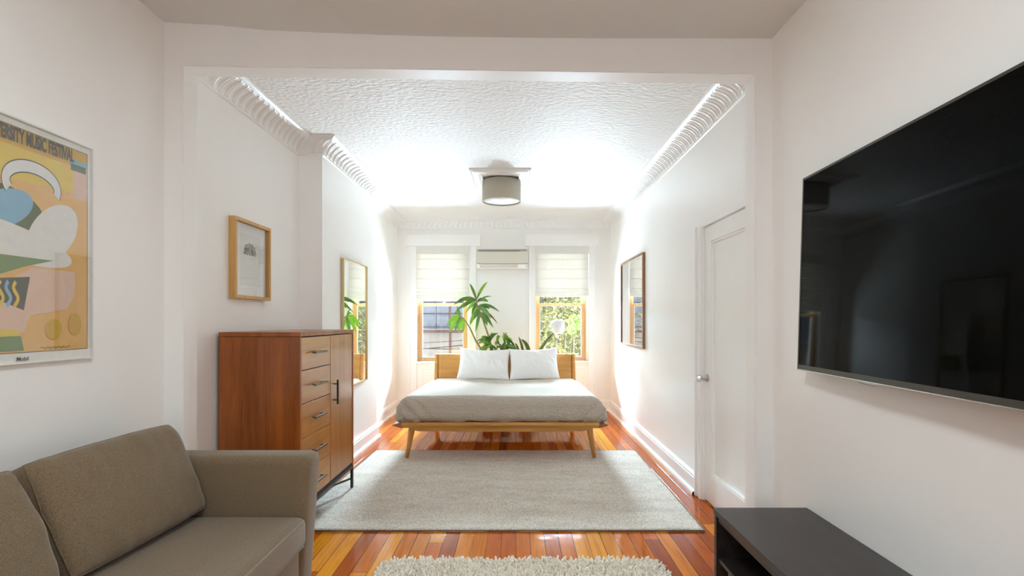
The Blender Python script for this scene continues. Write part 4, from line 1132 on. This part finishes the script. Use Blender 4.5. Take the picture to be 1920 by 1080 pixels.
o = obj('pillow', bm, M['linen']); tag(o, 'right of the two white pillows, with its upper corner raised', 'pillow', 'white bed pillows')

# ------------------------------------------------------------------ plants
def leaf(bm, p0, p1, width, sag=0.05, side=None, n=7, mi=0, fold=0.25, edge_mi=None):
    p0, p1 = Vector(p0), Vector(p1); ln = (p1-p0).length
    ctrl = p0.lerp(p1, 0.42)+Vector((0, 0, sag))
    rows = []
    for q in range(n+1):
        t = q/n; c = p0*(1-t)**2+ctrl*2*t*(1-t)+p1*t*t
        tg = ((ctrl-p0)*(1-t)+(p1-ctrl)*t).normalized()
        sd = side if side is not None else Vector((0.25, 1, 0.1))
        s = tg.cross(sd); s = s.normalized() if s.length > 1e-4 else Vector((1, 0, 0))
        nn = s.cross(tg)
        w = width*0.5*(math.sin(PI*min(1, (t*0.93+0.07)))**0.75)*(1 if t < 1 else 0.05)
        rows.append((c-s*w+nn*w*fold, c, c+s*w+nn*w*fold))
    vr = [[bm.verts.new(p) for p in r_] for r_ in rows]
    for a, b2 in zip(vr, vr[1:]):
        for q in (0, 1):
            f = bm.faces.new((a[q], a[q+1], b2[q+1], b2[q])); f.smooth = True; f.material_index = mi
def rside(): return Vector((random.uniform(-0.5, 0.5), 1, random.uniform(-0.4, 0.4)))
YPl = 7.36
def pot(root, c, r_, h, mat):
    bm = bm_(); lathe(bm, [(0.001, 0), (r_*0.72, 0), (r_, h), (r_*1.06, h), (r_*1.06, h+0.02), (r_*0.94, h+0.02), (r_*0.92, h-0.02), (0.001, h-0.02)], c, 32); pt = obj('pot', bm, mat, root)
    bm = bm_(); lathe(bm, [(0.0, h-0.018), (r_*0.91, h-0.018), (r_*0.91, h-0.03), (0, h-0.03)], c, 24); obj('soil', bm, M['soil'], root)
# tall dracaena
dc = thing('dracaena_plant', (-0.33, YPl, 0), 'tall leggy dracaena with two bare canes between the windows', 'plant')
pot(dc, (-0.33, YPl, 0), 0.15, 0.30, M['pot'])
def cane(pix, r0, r1, ybase):
    pts = [Vector((-0.33, YPl, 0.28))]+[P(a, b2, YPl+dy) for a, b2, dy in pix]
    out = []
    for a, b2 in zip(pts, pts[1:]):
        for q in range(4): out.append(a.lerp(b2, q/4))
    out.append(pts[-1]); bm = bm_(); nn = len(out)
    tube(bm, out, [(r0+(r1-r0)*i/nn)*(1+0.08*(i % 2)) for i in range(nn)], 8)
    return bm
obj('cane', cane([(907, 662, 0), (892, 639, -.02), (880, 613, -.04), (870, 598, -.05), (861, 591, -.06)], 0.013, 0.008, 0), M['stem'], dc)
obj('cane', cane([(924, 660, 0.02), (916, 630, .02), (909, 610, .02), (905, 598, .02), (900, 585, .02), (894, 570, .02), (893, 560, .02)], 0.013, 0.008, 0), M['stem'], dc)
L1 = [((893, 562), (880.4, 531), 18, 0), ((894, 560), (914, 528), 18, 1), ((893, 563), (849.5, 572), 26, 0), ((893, 564), (852, 587), 20, 0), ((890, 563), (867, 578), 30, 0), ((892, 566), (872, 589), 17, 1),
      ((895, 565), (916, 566), 24, 0), ((895, 568), (922, 556), 10, 0), ((897, 575), (919, 580), 22, 0), ((897, 574), (937, 585), 20, 0), ((898, 577), (921, 598), 34, 0), ((900, 580), (934, 608), 12, 2),
      ((901, 586), (925, 615), 24, 0), ((901, 587), (914, 611), 34, 0), ((900, 585), (891, 624), 22, 0), ((897, 574), (881, 611), 26, 1), ((896, 572), (885, 592), 34, 0), ((899, 582), (896, 608), 22, 0),
      ((895, 569), (880, 575), 12, 0), ((896, 571), (879, 580), 11, 0), ((901, 588), (905, 600), 20, 0), ((894, 562), (904, 545), 9, 0), ((898, 577), (880, 606), 24, 0), ((899, 580), (888, 600), 26, 0)]
L2 = [((862, 592), (837, 611), 22, 1), ((861, 592), (840, 618), 20, 0), ((862, 593), (843, 624.5), 26, 1), ((863, 594), (852, 625), 22, 0), ((866, 596), (860, 625), 22, 1), ((868, 598), (868.5, 624), 26, 1), ((861, 591), (850, 589), 12, 0), ((862, 591), (856, 605), 22, 1), ((863, 592), (858, 579), 12, 0)]
bm = bm_()
for (a, b2, w_, mi) in L1:
    dy = random.uniform(-0.10, 0.08)
    leaf(bm, P(*a, YPl+0.02), P(*b2, YPl+dy), w_/131*0.30, abs(a[0]-b2[0])/131*0.28+0.015, rside(), mi=mi)
for (a, b2, w_, mi) in L2:
    leaf(bm, P(*a, YPl-0.05), P(*b2, YPl-0.05+random.uniform(-0.08, 0.04)), w_/131*0.30, abs(a[0]-b2[0])/131*0.35+0.02, rside(), mi=mi)
obj('foliage', bm, [M['leaf'], M['leaf_yellow'], M['leaf_dry']], dc)
# bushy dracaena
db = thing('dracaena_plant', (-0.20, 7.3, 0), 'low bushy dracaena with arching leaves just above the headboard', 'plant')
pot(db, (-0.20, 7.25, 0), 0.13, 0.26, M['pot_white'])
bm = bm_(); centers = [(918, 640), (932, 642), (945, 638), (925, 650), (940, 652)]
for c in centers: tube(bm, [(-0.20, 7.25, 0.22), P(c[0]*0.5+465, 700, 7.27), P(c[0], c[1]+4, 7.28)], [0.010, 0.008, 0.006], 7)
obj('stem', bm, M['stem'], db)
tips = [(894, 643), (898, 662), (905, 664), (926, 624), (947, 624), (957, 651), (968, 654), (974, 663), (939, 663), (924, 652), (969, 663), (952, 633), (934, 628), (913, 630), (903, 640), (911, 655), (918, 664), (930, 660), (945, 661), (955, 661), (950, 645), (937, 645), (960, 641), (908, 648), (899, 634), (920, 628), (941, 632), (929, 646)]
bm = bm_()
for q, tp in enumerate(tips*3):
    c = min(centers, key=lambda c: math.hypot(c[0]-tp[0], c[1]-tp[1])+random.uniform(0, 12))
    jx, jy = random.uniform(-3, 3), random.uniform(-3, 3)
    up = 0.05+abs(c[0]-tp[0])/131*0.30+max(0, (tp[1]-c[1]))/131*0.3
    leaf(bm, P(c[0], c[1]+3, 7.28), P(tp[0]+jx, tp[1]+jy, 7.28+random.uniform(-0.14, 0.12)), random.uniform(0.024, 0.042), up, rside(), mi=0 if random.random() < 0.8 else 1)
obj('foliage', bm, [M['leaf'], M['leaf_yellow']], db)
# snake plant
sp = thing('snake_plant', (0.13, 7.32, 0), 'snake plant with stiff yellow edged leaves near the right window', 'plant')
pot(sp, (0.15, 7.32, 0), 0.11, 0.3, M['pot_white'])
bm = bm_()
for (a, b2, c, w_) in (((984, 672), (981, 652), (972.6, 631), 5.5), ((995, 672), (996, 648), (977, 636), 8.5), ((998, 672), (1012, 650), (1039, 623.5), 7.5), ((976, 672), (973, 652), (966, 643), 5), ((990, 674), (987, 662), (984, 655), 6)):
    base_ = Vector((0.15+(a[0]-990)/131*0.35, 7.32, 0.28)); pts = [base_, P(*a, 7.32), P(*b2, 7.30), P(*c, 7.26)]
    n_ = 18; vr = []
    for q in range(n_+1):
        t = q/n_; c0 = pts[0]*(1-t)**3+pts[1]*3*t*(1-t)**2+pts[2]*3*t*t*(1-t)+pts[3]*t**3
        t2 = min(1, t+0.02); c1 = pts[0]*(1-t2)**3+pts[1]*3*t2*(1-t2)**2+pts[2]*3*t2*t2*(1-t2)+pts[3]*t2**3
        tg = (c1-c0) if t < 1 else tg
        s = tg.normalized().cross(Vector((0.3, 1, 0))).normalized()
        w = w_/131/2*(0.75+0.5*t)*(1-t**5)**0.7 if t < 1 else 0.0006
        nn = Vector((0, -1, 0))*w*0.25
        vr.append([bm.verts.new(c0+s*k*w+nn*(abs(k)-1)) for k in (-1, -0.8, 0, 0.8, 1)])
    for a_, b_ in zip(vr, vr[1:]):
        for q in range(4):
            f = bm.faces.new((a_[q], a_[q+1], b_[q+1], b_[q])); f.smooth = True; f.material_index = 1 if q in (0, 3) else 0
obj('leaves', bm, [M['snake'], M['snake_edge']], sp)

# ------------------------------------------------------------------ floor lamp
fl = thing('floor_lamp', (0.60, 7.34, 0), 'slim floor lamp with a rounded white glass shade before the right window', 'floor lamp')
lx, ly = 0.618, 7.34
bm = bm_(); prof = []
for q in range(25):
    a = -PI/2+PI*q/24; r_ = 0.09*abs(math.cos(a))**0.55; z = 0.10*math.copysign(abs(math.sin(a))**0.7, math.sin(a)); prof.append((max(r_, 0.001), 1.272+z))
lathe(bm, prof, (lx, ly, 0), 32); obj('lamp_shade', bm, M['opal'], fl)
bm = bm_(); tube(bm, [(lx-0.03, ly, 0.02), (lx-0.03, ly, 1.19)], 0.007, 12); obj('pole', bm, M['silver'], fl)
bm = bm_(); tube(bm, [(lx-0.014, ly, 1.365), (lx-0.014, ly, 1.42), (lx-0.008, ly, 1.432), (lx+0.008, ly, 1.432), (lx+0.014, ly, 1.42), (lx+0.014, ly, 1.365)], 0.004, 8)
lathe(bm, [(0.0, 1.364), (0.022, 1.364), (0.022, 1.376), (0.0, 1.376)], (lx, ly, 0), 20); obj('handle', bm, M['silver'], fl)
bm = bm_(); lathe(bm, [(0.0, 0), (0.12, 0), (0.12, 0.014), (0.02, 0.022), (0.0, 0.022)], (lx-0.03, ly, 0), 32); obj('base', bm, M['silver'], fl)

# ------------------------------------------------------------------ outside
bm = bm_(); box(bm, -30, 30, 8.2, 45, -3.6, -3.5); st('ground', bm, M['yard'], 'back yard ground below the windows', cat='ground')
YO = 15.0
nb = thing('building', (-4, YO, -3.5), 'weathered building of grey sheeting over pale stucco outside the left window', 'building')
zj = P(0, 617, YO).z
bm = bm_(); box(bm, -14, 0.55, YO, YO+4, -3.5, zj, 0.0); obj('stucco_wall', bm, M['stucco'], nb)
bm = bm_(); box(bm, -14, 0.55, YO+0.08, YO+4, zj, 6.0); obj('sheeting_wall', bm, M['sheet'], nb)
bm = bm_()
for k in range(-20, 2): 
    xx = P(857, 0, YO).x+k*0.62; box(bm, xx-0.012, xx+0.012, YO+0.05, YO+0.09, zj, 6.0)
for zz in (P(0, 588, YO).z, P(0, 613, YO).z, 1.9, 3.0, 4.2): box(bm, -14, 0.55, YO+0.04, YO+0.09, zz-0.018, zz+0.018)
obj('batten', bm, M['sheet_rail'], nb)
bm = bm_(); box(bm, -14, 0.55, YO-0.05, YO+0.08, zj-0.03, zj+0.0); obj('ledge', bm, M['trim'], nb)
bm = bm_(); tube(bm, [(-14, YO-0.09, P(0, 620.5, YO).z), (0.5, YO-0.09, P(0, 620.5, YO).z)], 0.04, 12); tube(bm, [(P(844.5, 0, YO).x, YO-0.06, -3.5), (P(844.5, 0, YO).x, YO-0.06, 2.2)], 0.028, 12)
obj('drain_pipe', bm, M['rust'], nb)
for q, (ya, yb_, yc) in enumerate(((643, 638.5, 14.2), (654, 647.5, 14.0), (653.5, 655.5, 13.8))):
    bm = bm_(); pts = []
    a, b2 = P(793, ya, yc), P(874, yb_, yc); d = b2-a
    for t in range(-60, 40, 4):
        tt = t/10; pts.append(a+d*tt+Vector((0, 0, 0.012*tt*tt)))
    pts = [Vector((pts[0].x-1.5, YO-0.01, pts[0].z+0.1))]+pts+[Vector((min(pts[-1].x+0.5, 0.5), YO-0.01, pts[-1].z))]
    pts = [p for p in pts if p.x > -13.9 and p.x <= 0.5]
    tube(bm, pts, 0.012 if q else 0.008, 6, cap=True)
    o = obj('utility_cable', bm, M['cable']); tag(o, ('upper thin cable strung across the stucco outside', 'middle black cable strung across the stucco outside', 'lowest black cable drooping across the stucco outside')[q], 'cable', 'cables outside the left window')
db2 = thing('building', (4, 17, -3.5), 'dark netted building behind the bamboo outside the right window', 'building')
bm = bm_(); box(bm, 0.6, 16, 16.6, 20, -3.5, 7); obj('netted_wall', bm, M['netting'], db2)
bm = bm_()
for k in range(24): box(bm, 0.7+k*0.55, 0.73+k*0.55, 16.54, 16.61, -3.5, 7)
for k in range(8): box(bm, 0.6, 14, 16.52, 16.61, -3+k*1.0, -2.96+k*1.0)
obj('scaffold_bar', bm, M['sheet_rail'], db2)
# bamboo thicket
def thicket():
    rt_ = thing('bamboo', (2.5, 11.5, -3.5), 'thicket of olive bamboo outside the right window', 'bamboo'); rt_['kind'] = 'stuff'
    V, F = [], []; rnd = random.random
    culms = []; random.seed(21)
    for q in range(100):
        x = (0.45+1.9*(q+rnd())/45) if q < 45 else 0.55+6.8*rnd(); y = 10.4+2.6*rnd(); culms.append((x, y, 1.3+1.9*min(1, max(0, (x-0.4)/1.1))*rnd()+0.3, (rnd()-0.5)*0.6, (rnd()-0.5)*0.5))
    bm = bm_()
    for (x, y, h, lx_, ly_) in culms:
        tube(bm, [(x, y, -3.5), (x+lx_*0.2, y, -1.0), (x+lx_, y+ly_, h)], [0.014, 0.011, 0.004], 5)
        nl = int(480 if x < 3 else 300)
        for q in range(nl):
            t = rnd()**0.7; z = -0.6+(h+0.6)*t; f = (z+3.5)/(h+3.5)
            cx_, cy_ = x+lx_*f*f+(rnd()-0.5)*0.75, y+ly_*f*f+(rnd()-0.5)*0.6
            l_ = 0.05+0.07*rnd(); a = rnd()*2*PI; e = -0.9+1.5*rnd()
            d = Vector((math.cos(a)*math.cos(e), math.sin(a)*math.cos(e), math.sin(e)))*l_
            s = d.cross(Vector((rnd()-0.5, rnd()-0.5, rnd()))).normalized()*(0.007+0.007*rnd())
            c = Vector((cx_, cy_, z+(rnd()-0.5)*0.2)); b0 = len(V)
            V += [tuple(c-d*0.5), tuple(c-s), tuple(c+d*0.6), tuple(c+s)]; F.append((b0, b0+1, b0+2, b0+3))
    obj('culms', bm, plain('bamboo culm', (150, 150, 100), 0.5), rt_)
    me = bpy.data.meshes.new('foliage'); me.from_pydata([(a-2.5, b2-11.5, c+3.5) for a, b2, c in V], [], F); me.materials.append(M['bamboo'])
    o = bpy.data.objects.new('foliage', me); C.objects.link(o); o.parent = rt_; WL[o.name] = Vector((2.5, 11.5, -3.5)); o['kind'] = 'stuff'
thicket()
def shrub(name, cpts, yy, label):
    rt_ = thing(name, (P(*cpts[0][:2], yy).x, yy, -3.5), label, 'shrub')
    bm = bm_(); top = P(cpts[0][0], cpts[0][1], yy); tube(bm, [(top.x, yy, -3.5), (top.x, yy, top.z)], [0.03, 0.01], 6); obj('stem', bm, M['stem'], rt_)
    bm = bm_()
    for (a, b2, r_) in cpts:
        c = P(a, b2, yy)
        for q in range(170):
            d = Vector((random.gauss(0, 1), random.gauss(0, 1), random.gauss(0, 1))); d = d.normalized()*r_/95*random.random()**0.4
            p = c+d; e = Vector((random.uniform(-1, 1), random.uniform(-1, 1), random.uniform(-0.6, 1))).normalized()*0.055
            leaf(bm, p, p+e, 0.035, 0.01, rside(), 2)
    obj('foliage', bm, M['bush'], rt_)
shrub('shrub', [(1076, 602, 11), (1084, 611, 9), (1072, 619, 8), (1088, 598, 7)], 10.1, 'bright lime green shrub among the bamboo outside')
